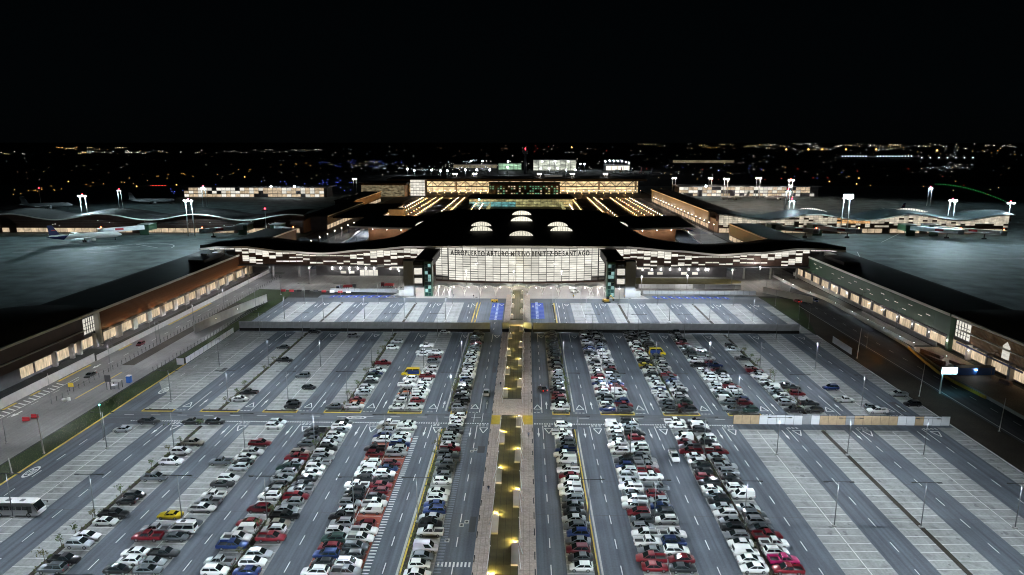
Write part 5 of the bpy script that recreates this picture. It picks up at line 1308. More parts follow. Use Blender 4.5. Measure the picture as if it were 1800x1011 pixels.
# ================================================================== SIDE BUILDINGS, APRONS, CONCOURSES
M['apron'] = ground_mat('apron_concrete', (0.15,0.185,0.185), blot=0.35, grain=0.12, streak=0.12, sx=0.02, sy=0.1)
M['warmwall'] = mat('lit_lobby_wall', (0.42,0.33,0.25), .8, var=.2)
for sg in (-1,1):
    g = MB(); a,b = sorted((sg*172,sg*1300)); g.rect(a,b,230,1150,-0.03); struct('apron', g, M['apron'])
    g = MB(); a,b = sorted((sg*150,sg*172)); g.rect(a,b,230,900,-0.035); struct('service_ground', g, M['road_dark'])
def side_building(sg, nm):
    xw = 153.0 if sg < 0 else 148.6
    o = thing('pier_building',('long brown-slatted pier building with lit lower bays left of the roads' if sg < 0 else 'long green-clad pier building with lit lower bays right of the roads'),'building',(sg*xw,300,0))
    f = lambda d: sg*d
    def bx_(name, d0, d1, y0, y1, z0, z1, m, kind=None):
        g = MB(); a,b = sorted((f(d0),f(d1))); g.box(a,b,y0-300,y1-300,z0,z1); return part(name, g, m, o, kind=kind)
    bx_('core',1.2,24,234,372,0,12.4,M['greywall']); bx_('roof',-.3,26,234,374,12.6,13.1,M['roofdark']); bx_('eave_band',-.6,-.3,234,374,12.4,13.3,M['fascia'])
    bx_('roof_plant',6,14,330,352,13.1,14.6,M['greywall']); bx_('roof_plant',9,12,352,360,13.1,15.0,M['whitesheet'])
    bx_('end_pier',-.5,1.2,233.0,234,0,13.3,M['fascia'] if sg < 0 else M['green'])
    y = 236.4
    while y < 366:                                                    # lower lit bays with their mullions and pillars
        w = 7.4 if sg < 0 else 9.2
        n = 4
        for i in range(n):
            bx_('bay_window',.55,.7,y+w*i/n+.1,y+w*(i+1)/n-.1,1.0,4.3,M['warmwin'])
        bx_('pillar',-.1,1.2,y+w,y+w+ (3.1 if sg < 0 else 1.3),0,5.0,M['wallc'] if sg < 0 else M['greywall'])
        y += w + (3.1 if sg < 0 else 1.3)
    bx_('string_course',-.2,1.2,234,372,4.5,5.4,M['greywall'])
    if sg < 0:
        y = 235
        sl = MB(); sl.box(-.06,.06,-.16,.16,0,6.6); me = sl.mesh('slat',[M['brownslat']])
        while y < 371.5: link('slat', me, o, (f(.15),y-300,5.5)); y += .62
        bx_('slat_backing',.3,1.2,234.2,372,5.5,12.3,M['brown'])
    else:
        for k in range(15): bx_('cladding_panel',-.05,1.2,234.2+k*9.2,234.2+(k+1)*9.2-.06,5.5,12.35,M['green'])
        r = random.Random(9)
        for (y,z) in ((246,9.4),(251,8.0),(258,10.2),(262,7.6),(268,9.0),(275,8.2),(279,10.0),(288,7.8),(291,9.2),(297,8.0),(303,10.2),(308,8.6),(316,9.6),(319,8.4),(326,9.4),(340,10),(344,8.6),(347,10.4)):
            for q in (0,1.5): bx_('slot_window',-.12,-.04,y+q,y+q+1.15,z,z+.26,M['strip'])
    # nearer rounded end of the pier
    g = MB(); pts = []; n = 16
    for i in range(n+1):
        t = i/n; y = 178+58*t
        for j in range(9):
            u = j/8; z = 12.8+4.6*math.sin(math.pi*(.12+.80*u))*(.35+.65*math.sin(math.pi*min(1,.25+.75*t)));  pts.append((f(-.3+36*u),y-300,z if j else 12.8))
    g.grid(pts,n+1,9,0,True); part('domed_roof', g, M['roofdark'], o)
    bx_('near_core',1.5,30,150,232.9,0,12.6,M['greywall']); bx_('eave_band',-.6,.4,150,233,12.5,13.3,M['fascia']); bx_('roof',-.2,34,150,178,12.9,13.2,M['roofdark'])
    if sg < 0:
        bx_('glass_bay',.9,1.1,226.5,232.5,6.0,11.4,M['strip'])
        for k in range(1,5): bx_('bay_mullion',.7,.9,226.5+k*1.2,226.62+k*1.2,6,11.4,M['darksteel'])
        for z in (7.3,8.6,9.9): bx_('bay_mullion',.7,.88,226.5,232.5,z,z+.12,M['darksteel'])
        bx_('balcony_band',-.1,.5,150,226,7.6,7.95,M['fascia']); bx_('dark_cladding',.9,1.5,150,226.4,4.6,12.4,M['brown'])
        for (a,b) in ((224,231),(220,222.2),(211.5,218),(202,209.5),(195.5,201)):
            n = max(1,round((b-a)/1.8))
            for i in range(n): bx_('bay_window',1.2,1.4,a+(b-a)*i/n+.08,a+(b-a)*(i+1)/n-.08,1.0,4.2,M['warmwin'])
        for y in (219,210.4,223,232): bx_('pillar',.2,1.5,y-.5,y+.5,0,5,M['wallc'])
    else:
        bx_('glass_bay',.9,1.1,224.5,232,6.0,11.6,M['strip'])
        for k in range(1,5): bx_('bay_mullion',.7,.9,224.5+k*1.5,224.62+k*1.5,6,11.6,M['darksteel'])
        for z in (7.3,8.6,9.9): bx_('bay_mullion',.7,.88,224.5,232,z,z+.12,M['darksteel'])
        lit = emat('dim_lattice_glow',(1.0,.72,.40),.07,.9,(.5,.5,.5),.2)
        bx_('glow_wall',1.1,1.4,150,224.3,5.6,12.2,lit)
        sl = MB(); sl.box(-.05,.05,-.11,.11,0,6.8); me = sl.mesh('slat',[M['brownslat']]); y = 150.3
        while y < 224: link('slat', me, o, (f(.75),y-300,5.5)); y += .55
        ra = MB(); ra.box(-.05,.05,-37,37,-.08,.08); me = ra.mesh('lattice_rail',[M['brownslat']])
        for z in (6.4,7.5,8.6,9.7,10.8,11.8): link('lattice_rail', me, o, (f(.85),187-300,z))
        bx_('walkway_band',-.5,.4,150,228,8.9,9.25,M['fascia'])
        for (y,z,h) in ((204.4,5.8,5.4),): 
            g = MB(); g.add([(f(.55),y-300,z),(f(.55),y+3.4-300,z),(f(.55),y+3.4-300,z+h-1.4),(f(.55),y+1.7-300,z+h+.2),(f(.55),y-300,z+h-1.4)],[(0,1,2,3,4)]); part('arched_window', g, M['strip'], o)
        y = 152
        while y < 231:
            n = 4
            for i in range(n): bx_('bay_window',1.2,1.4,y+9*i/n+.06,y+9*(i+1)/n-.06,.8,4.3,M['warmwin'])
            bx_('pillar',-.1,1.5,y+9.05,y+10.2,0,5.2,M['wallc']); y += 10.3
        bx_('blue_scaffold_rail',-1.0,-.8,196,228,4.6,5.2,mat('blue_scaffold',(.10,.12,.30),.6))
side_building(-1,'left'); side_building(1,'right')
wallwash = bpy.data.lights.new('slat_wash','POINT'); wallwash.energy = 170; wallwash.color = (1,.6,.28); wallwash.shadow_soft_size=.3
pb = [o for o in bpy.data.objects if o.name == 'pier_building'][0]
for i in range(14):
    l = bpy.data.objects.new('lamp',wallwash); COL.objects.link(l); l.parent = pb; l.location = (1.3,-60+i*9.8,5.3)
bl2 = bpy.data.lights.new('bay_lamp','POINT'); bl2.energy = 300; bl2.color=(1,.9,.75); bl2.shadow_soft_size=.15
for i,y in enumerate((222,234,245,256,267,279,290)):
    g = MB(); g.ball((0,0,0),.16,0,8,5); o = solo('bay_lamp', g, gl_, f"bright lamp before the lit bays of the green building, {ordn(i+1)} from the front",'lamp','lamps before the green building',(148.2,y,3.6))
    l = bpy.data.objects.new('lamp',bl2); COL.objects.link(l); l.parent = o; l.location = (-.4,0,0)
# ---- floodlight masts
FL = bpy.data.lights.new('mast_flood','SPOT'); FL.energy = 3000; FL.color = (.66,.92,1.0); FL.shadow_soft_size=.6; FL.spot_size=R(172); FL.spot_blend=.15; batwing(FL,.27)
redg = emat('red_beacon',(1,.03,.05),26); floodg = emat('flood_lamp',(.85,.96,1),70); floodw = emat('flood_lamp_warm',(1,.92,.8),45)
beam = bpy.data.lights.new('mast_wash','SPOT'); beam.energy = 160; beam.color=(.85,.97,1); beam.spot_size=R(60); beam.spot_blend=.5; beam.shadow_soft_size=.2
M['mastwhite'] = mat('white_mast', (0.8,0.82,0.83), .5)
def mast(x,y,h,label,twin=True,lit=1.0,glow=None,red=True,aim=0,lamp=None):
    o = thing('floodlight_mast', label, 'floodlight mast', (x,y,0), 0, 'floodlight masts round the aprons')
    d = h*.10
    for s in ((-1,1) if twin else (0,)):
        g = MB(); g.tube((s*d,0,0),(s*d*.8,0,h),.42,.28,8); part('pole', g, M['mastwhite'], o)
        if lit: 
            l = bpy.data.objects.new('lamp',beam); COL.objects.link(l); l.parent = o; l.location = (s*d*.8,-2.2,h-.3); l.rotation_euler = (R(-5),0,0)
    g = MB(); g.box(-d*1.5,d*1.5,-.5,.5,h,h+.9); part('head_frame', g, M['darksteel'], o)
    if glow:
        for k in range(3):
            g = MB(); g.box(-.7,.7,-.3,.1,-.5,.5); q = part('floodlight', g, glow, o); q.location = (-d+d*k,-.75,h+.5)
    if red: g = MB(); g.ball((0,0,0),.55,0,8,5); q = part('red_beacon', g, redg, o); q.location = (0,0,h+1.8)
    if lit:
        l = bpy.data.objects.new('lamp',lamp or FL); COL.objects.link(l); l.parent = o; l.location = (0,-1.4,h+.2); l.rotation_euler = (R(-4),0,aim)
FW = FL.copy(); FW.color = (1,.85,.72); FW.energy = 5000
FLs = FL.copy(); FLs.energy = 15000
mast(-260.4,523.7,27,'tall white twin-pole floodlight mast nearest the left apron jet bridge',glow=floodg,lamp=FLs)
mast(-371,567,27,'white twin-pole floodlight mast just behind the parked airliner',glow=floodg,lamp=FLs)
mast(-440,735,20,'white twin-pole floodlight mast beyond the left concourse roof',lit=.5)
mast(-208,541,18,'single dark floodlight mast near the right end of the left concourse',twin=False,lit=0)
mast(-560,780,18,'small single floodlight mast far beyond the left concourse',twin=False,lit=0)
mast(-361,763,22,'twin floodlight mast in front of the lit old left pier',lit=.5)
mast(220,572,24,'white twin-pole floodlight mast left of the glaring one on the right apron',glow=None)
mast(252,544,28,'white twin-pole mast with the most glaring floodlights on the right apron',glow=floodg,lamp=FLs)
mast(461,794,20,'white twin-pole floodlight mast far beyond the right concourse roof',lit=.5)
mast(344,560,25,'white twin-pole floodlight mast right of the glaring one',glow=floodg,lamp=FLs)
mast(391,561,23,'single-pole floodlight mast at the far right end of the right concourse',twin=False,glow=floodg)
mast(261,690,24,'white twin floodlight mast behind the right concourse roof',lit=.5)
for i,(x,y) in enumerate(((250,867),(296,885),(318,835))): mast(x,y,26,f"warm-lit twin floodlight mast before the old right pier, {ordn(i+1)} from the left",glow=floodw,red=(i==2),lamp=FW)
for i,(x,y,h) in enumerate(((-232,930,22),(-107,1040,24),(-78,1050,24),(20,1045,24),(70,1045,24),(120,1045,24),(205,960,22),(255,960,22))): mast(x,y,h,f"distant twin floodlight mast behind the truss-fronted terminal, {ordn(i+1)} from the left",lit=0,glow=floodw,red=False)
o = thing('roof_floodlight','greenish lit floodlight bank on the far roof edge of the left pier','floodlight',(-166,345,13.1))
g = MB(); g.tube((0,0,0),(0,0,1.6),.12,.12,6); part('post', g, M['darksteel'], o)
g = MB(); g.box(-1.6,1.6,-.25,.25,1.5,2.3); part('lamp_bank', g, M['whitesheet'], o)
for k in range(3): g = MB(); g.box(-1.4+k*1.0,-.6+k*1.0,.25,.3,1.6,2.2); part('lens', g, floodg, o)
l,_ = lamp_light('lamp', o, (0,.5,1.9), 420000, (.80,.96,1), 'SPOT', .4, R(26), .6); dv = Vector((-320,497,5))-Vector((-166,345,15)); l.rotation_euler = dv.to_track_quat('-Z','Y').to_euler()
# the glaring bank on the second right-hand mast
o = thing('floodlight_bank','large bank of glaring floodlights on the right apron mast','floodlight',(252,543,28.4))
for k in range(4):
    for j in range(2): g = MB(); g.box(-3.6+k*1.9,-2.0+k*1.9,-1.3,-.9,j*1.7,j*1.7+1.4); part('floodlight', g, floodg, o)
g = MB(); g.box(-4,4,-.9,-.6,-.3,3.6); part('frame', g, M['darksteel'], o)
# ---- concourses with wave roofs
def concourse(sg, x0, x1, y, litf, label):
    o = thing('concourse', label, 'building', ((x0+x1)/2,y,0)); cx = (x0+x1)/2; lam = 76.0; ph = 229 if sg > 0 else -338
    zt = lambda x: 13.6+2.3*math.cos(2*math.pi*(x-ph)/lam)
    n = int((x1-x0)/3)+1; xs = [x0+(x1-x0)*i/n for i in range(n+1)]; pts = []
    for x in xs:
        for j in range(6): t = j/5; pts.append((x-cx,-3+42*t,zt(x)+2.0*math.sin(math.pi*t)))
    g = MB(); g.grid(pts,n+1,6,0,True); g.f = [tuple(reversed(f)) for f in g.f]; part('roof', g, M['roofdark'] if sg < 0 else mat('teal_roof',(.02,.03,.032),.6), o)
    g = MB()
    for a,b in zip(xs,xs[1:]): g.add([(a-cx,-3.2,zt(a)-.8),(b-cx,-3.2,zt(b)-.8),(b-cx,-3.05,zt(b)+.1),(a-cx,-3.05,zt(a)+.1)],[(0,1,2,3)])
    part('fascia', g, M['fascia'], o)
    g = MB(); g.box(x0-cx+2,x1-cx-2,.8,34,0,10.5); 
    for a,b in zip(xs,xs[1:]): g.add([(a-cx,1.0,10),(b-cx,1.0,10),(b-cx,1.0,zt(b)-.3),(a-cx,1.0,zt(a)-.3)],[(0,1,2,3)])
    part('wall', g, M['brown'], o)
    r = random.Random(17+sg); x = x0+3
    while x < x1-6:                                                   # ground-floor lit band
        if r.random() < .86: g = MB(); g.box(x-cx,x+5.4-cx,.4,.7,.6,3.9); part('bay_window', g, M['warmwin'], o)
        x += 5.9
    if litf:
        x = x0+2.5
        while x < x1-4:
            top = zt(x+1.8)-1.0; z = 5.2
            while z < top:
                h = min(1.5,top-z)
                if h > .4 and (z > 7.6 and r.random() < .93 or z <= 7.6 and r.random() < .5):
                    g = MB(); g.box(x-cx,x+3.5-cx,.5,.8,z,z+h-.14); part('window', g, M['pierwin'] if not (246 < x < 272 and 8 < z < 11.5) else M['orangewin'], o)
                z += 1.5
            x += 3.75
    else:
        for k in range(26):
            x = r.uniform(x0+5,x1-5); g = MB(); g.box(x-cx,x+.8-cx,.5,.8,0,.5); q = part('window', g, M['strip'], o); q.location = (0,0,r.uniform(5,10)); 
            if k > 7: q.scale = (1,1,.6)
        for (z) in (5.6,7.0,8.4,9.8): g = MB(); g.box(x0+3-cx,x1-3-cx,.55,.75,z,z+.14); part('ledge', g, M['greywall'], o)
    return o
M['pierwin'] = emat('pier_window',(1.0,.90,.70),.58,.35,(.25,.25,.25),.5)
M['orangewin'] = emat('orange_lit_window',(1.0,.55,.22),.75,.4,(1,1,1),.5)
concourse(-1,-520,-176,540,False,'long dark concourse with wavy pale-edged roof behind the left apron')
concourse(1,152,385,548,True,'long glowing concourse with wavy roof behind the right apron')
for (x,w_,nm) in ((232,30,'left'),(312,34,'right')):
    o = thing('lens_skylight',f"{nm} glowing lens-shaped roof window on the right concourse",'skylight',(x,566,15.8)); n=16
    g = MB(); top = [(-w_/2+w_*i/n, 0, 3.0*math.sin(math.pi*i/n)) for i in range(n+1)]; bot = [(-w_/2+w_*i/n,-.6,-1.2*math.sin(math.pi*i/n)) for i in range(n,-1,-1)]
    g.add(top+bot[1:-1],[tuple(range(2*n))]); g.f=[tuple(reversed(g.f[0]))]; part('pane', g, M['strip'], o)
    for i in range(1,n): g = MB(); xx = -w_/2+w_*i/n; sn = math.sin(math.pi*i/n); g.bar((xx,-.9,-1.2*sn),(xx,-.2,3.0*sn),.18,.1); part('mullion', g, M['darksteel'], o)
    g = MB(); pts=[]
    for j in range(5):
        k=j/4
        for (a,b,c) in top: pts.append((a*(1-.2*k),.1+14*k,(c+.15)*math.cos(k*math.pi/2)-.4*k))
    g.grid(pts,5,n+1,0,True); part('hood', g, M['roofdark'], o)
def jet_bridge(x,y,dirx,label,ln=30,red=True):
    o = thing('jet_bridge',label,'jet bridge',(x,y,0))
    g = MB(); g.prism([(-4,-12),(4,-12),(4,0),(-4,0)],3.6,8.2); part('fixed_link', g, M['green'], o)
    g = MB(); g.prism([(-3.6,-12),(3.6,-12),(3.6,-11.8),(-3.6,-11.8)],0,3.6); part('link_base', g, M['green'], o)
    g = MB(); g.prism([(-4.4,-12.6),(4.4,-12.6),(4.4,.3),(-4.4,.3)],8.2,8.8); part('link_roof', g, M['hoard'], o)
    e = Vector((dirx*ln*.82,-12-ln*.5,5.4)); g = MB(); g.bar((0,-11,6.2),tuple(e),3.4,3.2); part('tunnel', g, M['whitesheet'], o)
    g = MB(); g.tube(tuple(e)[:2]+(3.6,),tuple(e)[:2]+(7.3,),2.4,2.4,10); part('cab', g, M['hoard'], o)
    q = Vector((dirx*ln*.6,-12-ln*.38,0)); g = MB(); g.box(q.x-.3,q.x+.3,q.y-.3,q.y+.3,.6,4.2); part('leg', g, M['darksteel'], o); g = MB(); g.box(q.x-1.6,q.x+1.6,q.y-.5,q.y+.5,0,1.0); part('wheel_bogie', g, M['tyre'], o)
    m = Vector((dirx*ln*.45,-12-ln*.27-1.75,6.0)); g = MB(); g.bar(m-Vector((dirx*2.4,-1.5,0)),m+Vector((dirx*2.4,-1.5,0)),.1,1.5); part('advert_panel', g, redp, o)
    if red: g = MB(); g.ball((0,0,0),.45,0,8,5); k = part('beacon', g, emat('amber_beacon',(1,.18,.05),22) if 'amber_beacon' not in bpy.data.materials else bpy.data.materials['amber_beacon'], o); k.location = (e.x,e.y,8)
jet_bridge(-300,540,-1,'jet bridge behind the parked airliner with green link'); jet_bridge(-222,540,-1,'jet bridge with green link at the right of the left apron'); jet_bridge(-196,540,1,'short jet bridge at the right end of the left concourse',22); jet_bridge(-462,540,-1,'jet bridge at the far left edge of the left apron')
jet_bridge(196,548,1,'leftmost jet bridge on the right apron, green link'); jet_bridge(228,548,1,'jet bridge with green link below the glaring floodlights'); jet_bridge(300,548,1,'jet bridge with dark green link right of the glaring floodlights',34); jet_bridge(318,548,1,'longest jet bridge at the right end of the right apron',46)
def airliner(x,y,rz,label,k=1.0,dark=False,tailm=None):
    o = thing('airliner',label,'aeroplane',(x,y,0),rz); o.scale = (k,k,k); w = M['white'] if not dark else M['hoard']
    st = [(-31,.3,7.2),(-29,.9,7.0),(-24,1.9,6.4),(-16,2.8,5.9),(-10,3.0,5.7),(18,3.0,5.7),(23,2.7,5.6),(26,2.0,5.4),(28,1.1,5.1),(29,.3,4.9)]; n=14; vs=[]
    for (a,r,z) in st:
        for i in range(n): t=2*math.pi*i/n; vs.append((a,r*math.cos(t),z+r*math.sin(t)))
    g = MB(); g.add(vs,[(i*n+j,i*n+(j+1)%n,(i+1)*n+(j+1)%n,(i+1)*n+j) for i in range(len(st)-1) for j in range(n)],0,True); part('fuselage', g, w, o)
    for s in (-1,1):
        g = MB(); pl=[(6,s*2),(-1,s*2),(-13.5,s*29),(-10.5,s*29)]; zz=[4.6,4.6,6.6,6.6]
        v=[(p[0],p[1],zz[i]+.35) for i,p in enumerate(pl)]+[(p[0],p[1],zz[i]-.25) for i,p in enumerate(pl)]; g.add(v,[(0,1,2,3),(7,6,5,4)]+[(i,(i+1)%4,4+(i+1)%4,4+i) for i in range(4)]); part('wing', g, w, o)
        g = MB(); v=[(-25,s*1,7.2),(-28.5,s*1,7.2),(-32,s*10,8),(-30.3,s*10,8)]; v=[(a,b,c+.15) for a,b,c in v]+[(a,b,c-.15) for a,b,c in v]; g.add(v,[(0,1,2,3),(7,6,5,4)]+[(i,(i+1)%4,4+(i+1)%4,4+i) for i in range(4)]); part('tailplane', g, w, o)
        g = MB(); g.tube((2.2,s*9.8,3.0),(6.2,s*9.8,3.0),1.2,1.65,12); part('engine', g, w, o)
        g = MB(); g.tube((-2,s*3.2,.8),(-2,s*4.4,.8),.8,.8,10); g.tube((-3.8,s*3.2,.8),(-3.8,s*4.4,.8),.8,.8,10); g.box(-3.2,-2.6,s*3.8-.2,s*3.8+.2,.8,4); part('landing_gear', g, M['tyre'], o)
    g = MB(); v=[(-22,8.4),(-27.5,17.6),(-31.5,17.6),(-30.5,8.2)]; g.add([(a,-.25,z) for a,z in v]+[(a,.25,z) for a,z in v],[(0,1,2,3),(7,6,5,4)]+[(i,(i+1)%4,4+(i+1)%4,4+i) for i in range(4)]); part('fin', g, tailm or w, o)
    if tailm:
        v2=[]
        for (a,r,z) in ((-31,.33,7.2),(-29,.95,7.0),(-24,1.96,6.4),(-17,2.76,5.97)):
            for i in range(n): t=2*math.pi*i/n; v2.append((a+(2.5*math.sin(t)),r*1.01*math.cos(t),z+r*1.01*math.sin(t)))
        g = MB(); g.add(v2,[(i*n+j,i*n+(j+1)%n,(i+1)*n+(j+1)%n,(i+1)*n+j) for i in range(3) for j in range(n)],0,True); part('tail_paint', g, tailm, o)
        g = MB(); g.box(-28.6,-25.2,-.3,.3,12.4,13.2); part('tail_stripe', g, redp, o)
    g = MB(); g.tube((23,-.3,.5),(23,.3,.5),.5,.5,10); g.box(22.8,23.2,-.15,.15,.5,3.4); part('nose_gear', g, M['tyre'], o)
    g = MB(); g.add([(26.6,-1.3,6.6),(27.6,-.7,5.95),(27.6,.7,5.95),(26.6,1.3,6.6)],[(0,1,2,3)]); g.f=[(3,2,1,0)]; part('cockpit_window', g, M['glass'], o)
navy = mat('navy_tail_paint',(.012,.018,.10),.35,coat=.4)
airliner(-322,492,R(34),'white airliner with navy and red tail parked on the left apron',.76,False,navy)
airliner(-520,735,R(20),'dim airliner far beyond the left concourse roof, left one',.8,True); airliner(-440,800,R(20),'dim airliner far beyond the left concourse roof, right one',.8,True)
airliner(372,705,R(200),'small airliner on the taxiway right of the old right pier',.6,False,navy)
airliner(262,868,R(185),'airliner docked at the old right pier, left one',.62); airliner(318,872,R(185),'airliner docked at the old right pier, right one',.62)
for i,(x,y,t) in enumerate(((215,1620,redp),(235,1600,navy),(252,1570,redp),(270,1540,navy))): airliner(x,y,R(100),f"distant airliner on the far cargo ramp, {ordn(i+1)} in the row",.9,False,t)
mk = MB()
for i in range(28):
    t0=i*.11; t1=(i+1)*.11; mk.add([(-268-22*math.cos(t0),462+22*math.sin(t0),0),(-268-22*math.cos(t1),462+22*math.sin(t1),0),(-268-22.7*math.cos(t1),462+22.7*math.sin(t1),0),(-268-22.7*math.cos(t0),462+22.7*math.sin(t0),0)],[(0,1,2,3)])
for (x,y,l,a) in ((-330,470,40,.5),(-300,452,34,.5),(-280,480,30,-.6),(-250,500,50,.3),(-340,440,30,.45),(-290,440,26,.5)):
    ca,sa=math.cos(a),math.sin(a); mk.add([(x,y,0),(x+l*ca,y+l*sa,0),(x+l*ca-.6*sa,y+l*sa+.6*ca,0),(x-.6*sa,y+.6*ca,0)],[(0,1,2,3)])
for (x,y,l,a) in ((230,430,170,.02),(260,500,90,.9),(200,400,60,1.2)):
    ca,sa=math.cos(a),math.sin(a); mk.add([(x,y,0),(x+l*ca,y+l*sa,0),(x+l*ca-.5*sa,y+l*sa+.5*ca,0),(x-.5*sa,y+.5*ca,0)],[(0,1,2,3)])
struct('apron_markings', mk, M['paint_worn'])
# ================================================================== BETWEEN THE TERMINALS
g = MB(); g.rect(-150,148,374,545,-0.02); g.rect(-150,150,545,900,-0.02); struct('terminal_road', g, M['road_warm'])
OLg = emat('amber_globe',(1,.62,.28),10); OLw = emat('warm_white_globe',(1,.86,.66),10)
AMB = bpy.data.lights.new('amber_lamp','POINT'); AMB.energy = 6500; AMB.color=(1,.48,.14); AMB.shadow_soft_size=.4
WHT = bpy.data.lights.new('street_white','POINT'); WHT.energy = 2600; WHT.color=(1,.88,.76); WHT.shadow_soft_size=.4
GL = {}
def lamp_row(name, p0, p1, n, h, label, globe, data, every=3, r=.42):
    o = thing(name,label,'lamp row',(*p0,0)); 
    if globe not in GL: g = MB(); g.ball((0,0,0),r,0,6,4); GL[globe] = g.mesh('lamp_globe',[globe])
    pm2 = MB(); pm2.box(-.12,.12,-.12,.12,-h,-.3); pme = pm2.mesh('post',[M['darksteel']])
    for i in range(n):
        t = i/max(1,n-1); q = ((p1[0]-p0[0])*t,(p1[1]-p0[1])*t,h); link('lamp_globe', GL[globe], o, q); link('post', pme, o, q)
        if data and i % every == 0: l = bpy.data.objects.new('lamp',data); COL.objects.link(l); l.parent = o; l.location = (q[0],q[1],q[2]+.1-1)
# the amber-lit car parks on either side
cp = random.Random(12); crowd2 = MB(); cm = [PAINT['K'][1],PAINT['S'][1],PAINT['R'][1],PAINT['W'][1],PAINT['G'][1],PAINT['B'][1]]
for sg, nm in ((-1,'left'),(1,'right')):
    f = lambda x: sg*x
    g = MB(); a,b = sorted((f(42),f(146))); g.rect(a,b,545,860,-0.012); struct('inner_car_park', g, M['asphalt'])
    for i,x in enumerate((48,56,76,84,104,112,128)):
        lamp_row('lamp_row',(f(x),565),(f(x),850),26 if i%2 == 0 else 18,4.2,f"row of amber lamps over the inner {nm} car park, {ordn(i+1)} from its inner edge",OLg if i%3 else OLw,AMB,3)
    for i,x in enumerate((66,94)):
        o = thing('shade_roof',f"{'inner' if i==0 else 'outer'} dark car park shade roof in the inner {nm} car park",'roof',(f(x),700,0))
        for k in range(6):
            g = MB(); g.box(-7,7,-22,22,3.4,3.7); q = part('roof_panel', g, M['roofdark'], o); q.location=(0,-120+k*46,0)
            for s in (-1,1): g = MB(); g.box(s*6-.15,s*6+.15,-.15,.15,0,3.4); q = part('post', g, M['darksteel'], o); q.location=(0,-120+k*46,0)
    for x in (50,73,101,118,136):
        for y in range(560,850,3):
            if cp.random() < .5:
                k = cp.choice('sshu'); m = MERGED[k]; o_ = len(crowd2.v); ox,oy = f(x)+cp.uniform(-.5,.5), y
                crowd2.v += [(a+ox,b+oy,c) for a,b,c in m.v]; crowd2.f += [tuple(i+o_ for i in q) for q in m.f]; crowd2.sm += m.sm; pi = 8+cp.randrange(6); crowd2.m += [(q-1 if q else pi) for q in m.m]
o = part('parked_cars', crowd2, VM[1:]+cm, None); tag(o,'distant parked cars under amber lamps between the terminals','car',kind='stuff')
# central lit building
o = thing('central_building','dark-roofed building with green and yellow lit floors behind the hall roof','building',(-6,770,0))
g = MB(); g.box(-58,58,0,60,0,9); part('wall', g, M['greywall'], o)
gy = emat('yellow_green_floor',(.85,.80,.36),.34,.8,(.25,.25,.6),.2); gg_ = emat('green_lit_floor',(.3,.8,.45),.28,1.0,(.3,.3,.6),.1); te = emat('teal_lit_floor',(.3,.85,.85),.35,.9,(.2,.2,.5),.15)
for i in range(29):
    for j,z in enumerate((.6,3.4,6.2)):
        g = MB(); g.box(-57.5+i*4,-57.5+i*4+3.7,-.4,-.1,z,z+2.3); part('window', g, te if (i < 13 and j < 2) else gy, o)
g = MB(); g.box(-60,60,-2,62,9,9.8); part('roof', g, M['roofdark'], o)
o = thing('hotel_block','taller dark block with small green and amber windows before the truss','building',(-2,850,0))
g = MB(); g.box(-44,44,0,30,0,19); part('wall', g, mat('hotel_wall',(.05,.055,.045),.8), o); g = MB(); g.prism([(-42,-2),(42,-2),(46,34),(-46,34)],19,21.5); part('roof', g, M['roofdark'], o)
r = random.Random(2)
for i in range(26):
    for z in (8.5,11.5,14.5,17):
        if r.random() < .62: g = MB(); g.box(-43+i*3.3,-43+i*3.3+2.0,-.3,-.05,z,z+1.5); part('window', g, r.choice([gg_,gg_,gy,M['warmwin']]), o)
wall_lamp((-5,640,9), 5000, (1,.5,.1), 'single bright orange lamp behind the hall roof', r=.9, estr=40)
wall_lamp((-52,760,9), 2500, (.4,1,.95), 'teal lamp on the front of the central lit building', r=.9, estr=30)
# truss-fronted old terminal
M['trussglow'] = emat('old_terminal_glow',(1,.78,.44),.75,.7,(.12,.12,.5),.45)
o = thing('truss_terminal','long old terminal with dark flat roof, warm lit front and zigzag truss','airport terminal',(-12,985,0))
g = MB(); g.box(-178,172,2,70,0,17); part('wall', g, M['greywall'], o); g = MB(); g.box(-185,182,-10,76,17.4,20.2); part('roof', g, M['roofdark'], o)
for i in range(44):
    x = -178+i*7.95
    for (z0,z1) in ((1.0,5.0),(5.6,9.2),(9.8,13.2),(13.6,17.0)):
        g = MB(); g.box(x+.2,x+7.7,1.5,1.9,z0,z1); part('lit_window', g, M['trussglow'], o)
tb_ = MB()
for i in range(22):
    x = -178+i*15.9; tb_.bar((x,-1,9.2),(x+7.95,-1,16.8),.9,.9); tb_.bar((x+7.95,-1,16.8),(x+15.9,-1,9.2),.9,.9)
tb_.bar((-178,-1,9.0),(172,-1,9.0),.9,.9); tb_.bar((-178,-1,17.0),(172,-1,17.0),.9,.9); part('truss', tb_, M['darksteel'], o, kind='stuff')
for x in (-150,-88,-20,48,116,168): g = MB(); g.box(x-1.2,x+1.2,-2.5,1,0,17); part('tower_leg', g, M['concrete'], o)
for i,(y,h,n) in enumerate(((965,5,44),(905,6,30),(545,6,26))):
    if i == 2: continue
    lamp_row('lamp_row',(-150 if i == 0 else -136,y),(160 if i == 0 else 140,y),n,h,('line of warm lamps along the kerb below the truss' if i == 0 else 'line of amber lamps crossing before the truss terminal'),OLw if i == 0 else OLg,AMB,4,.75)
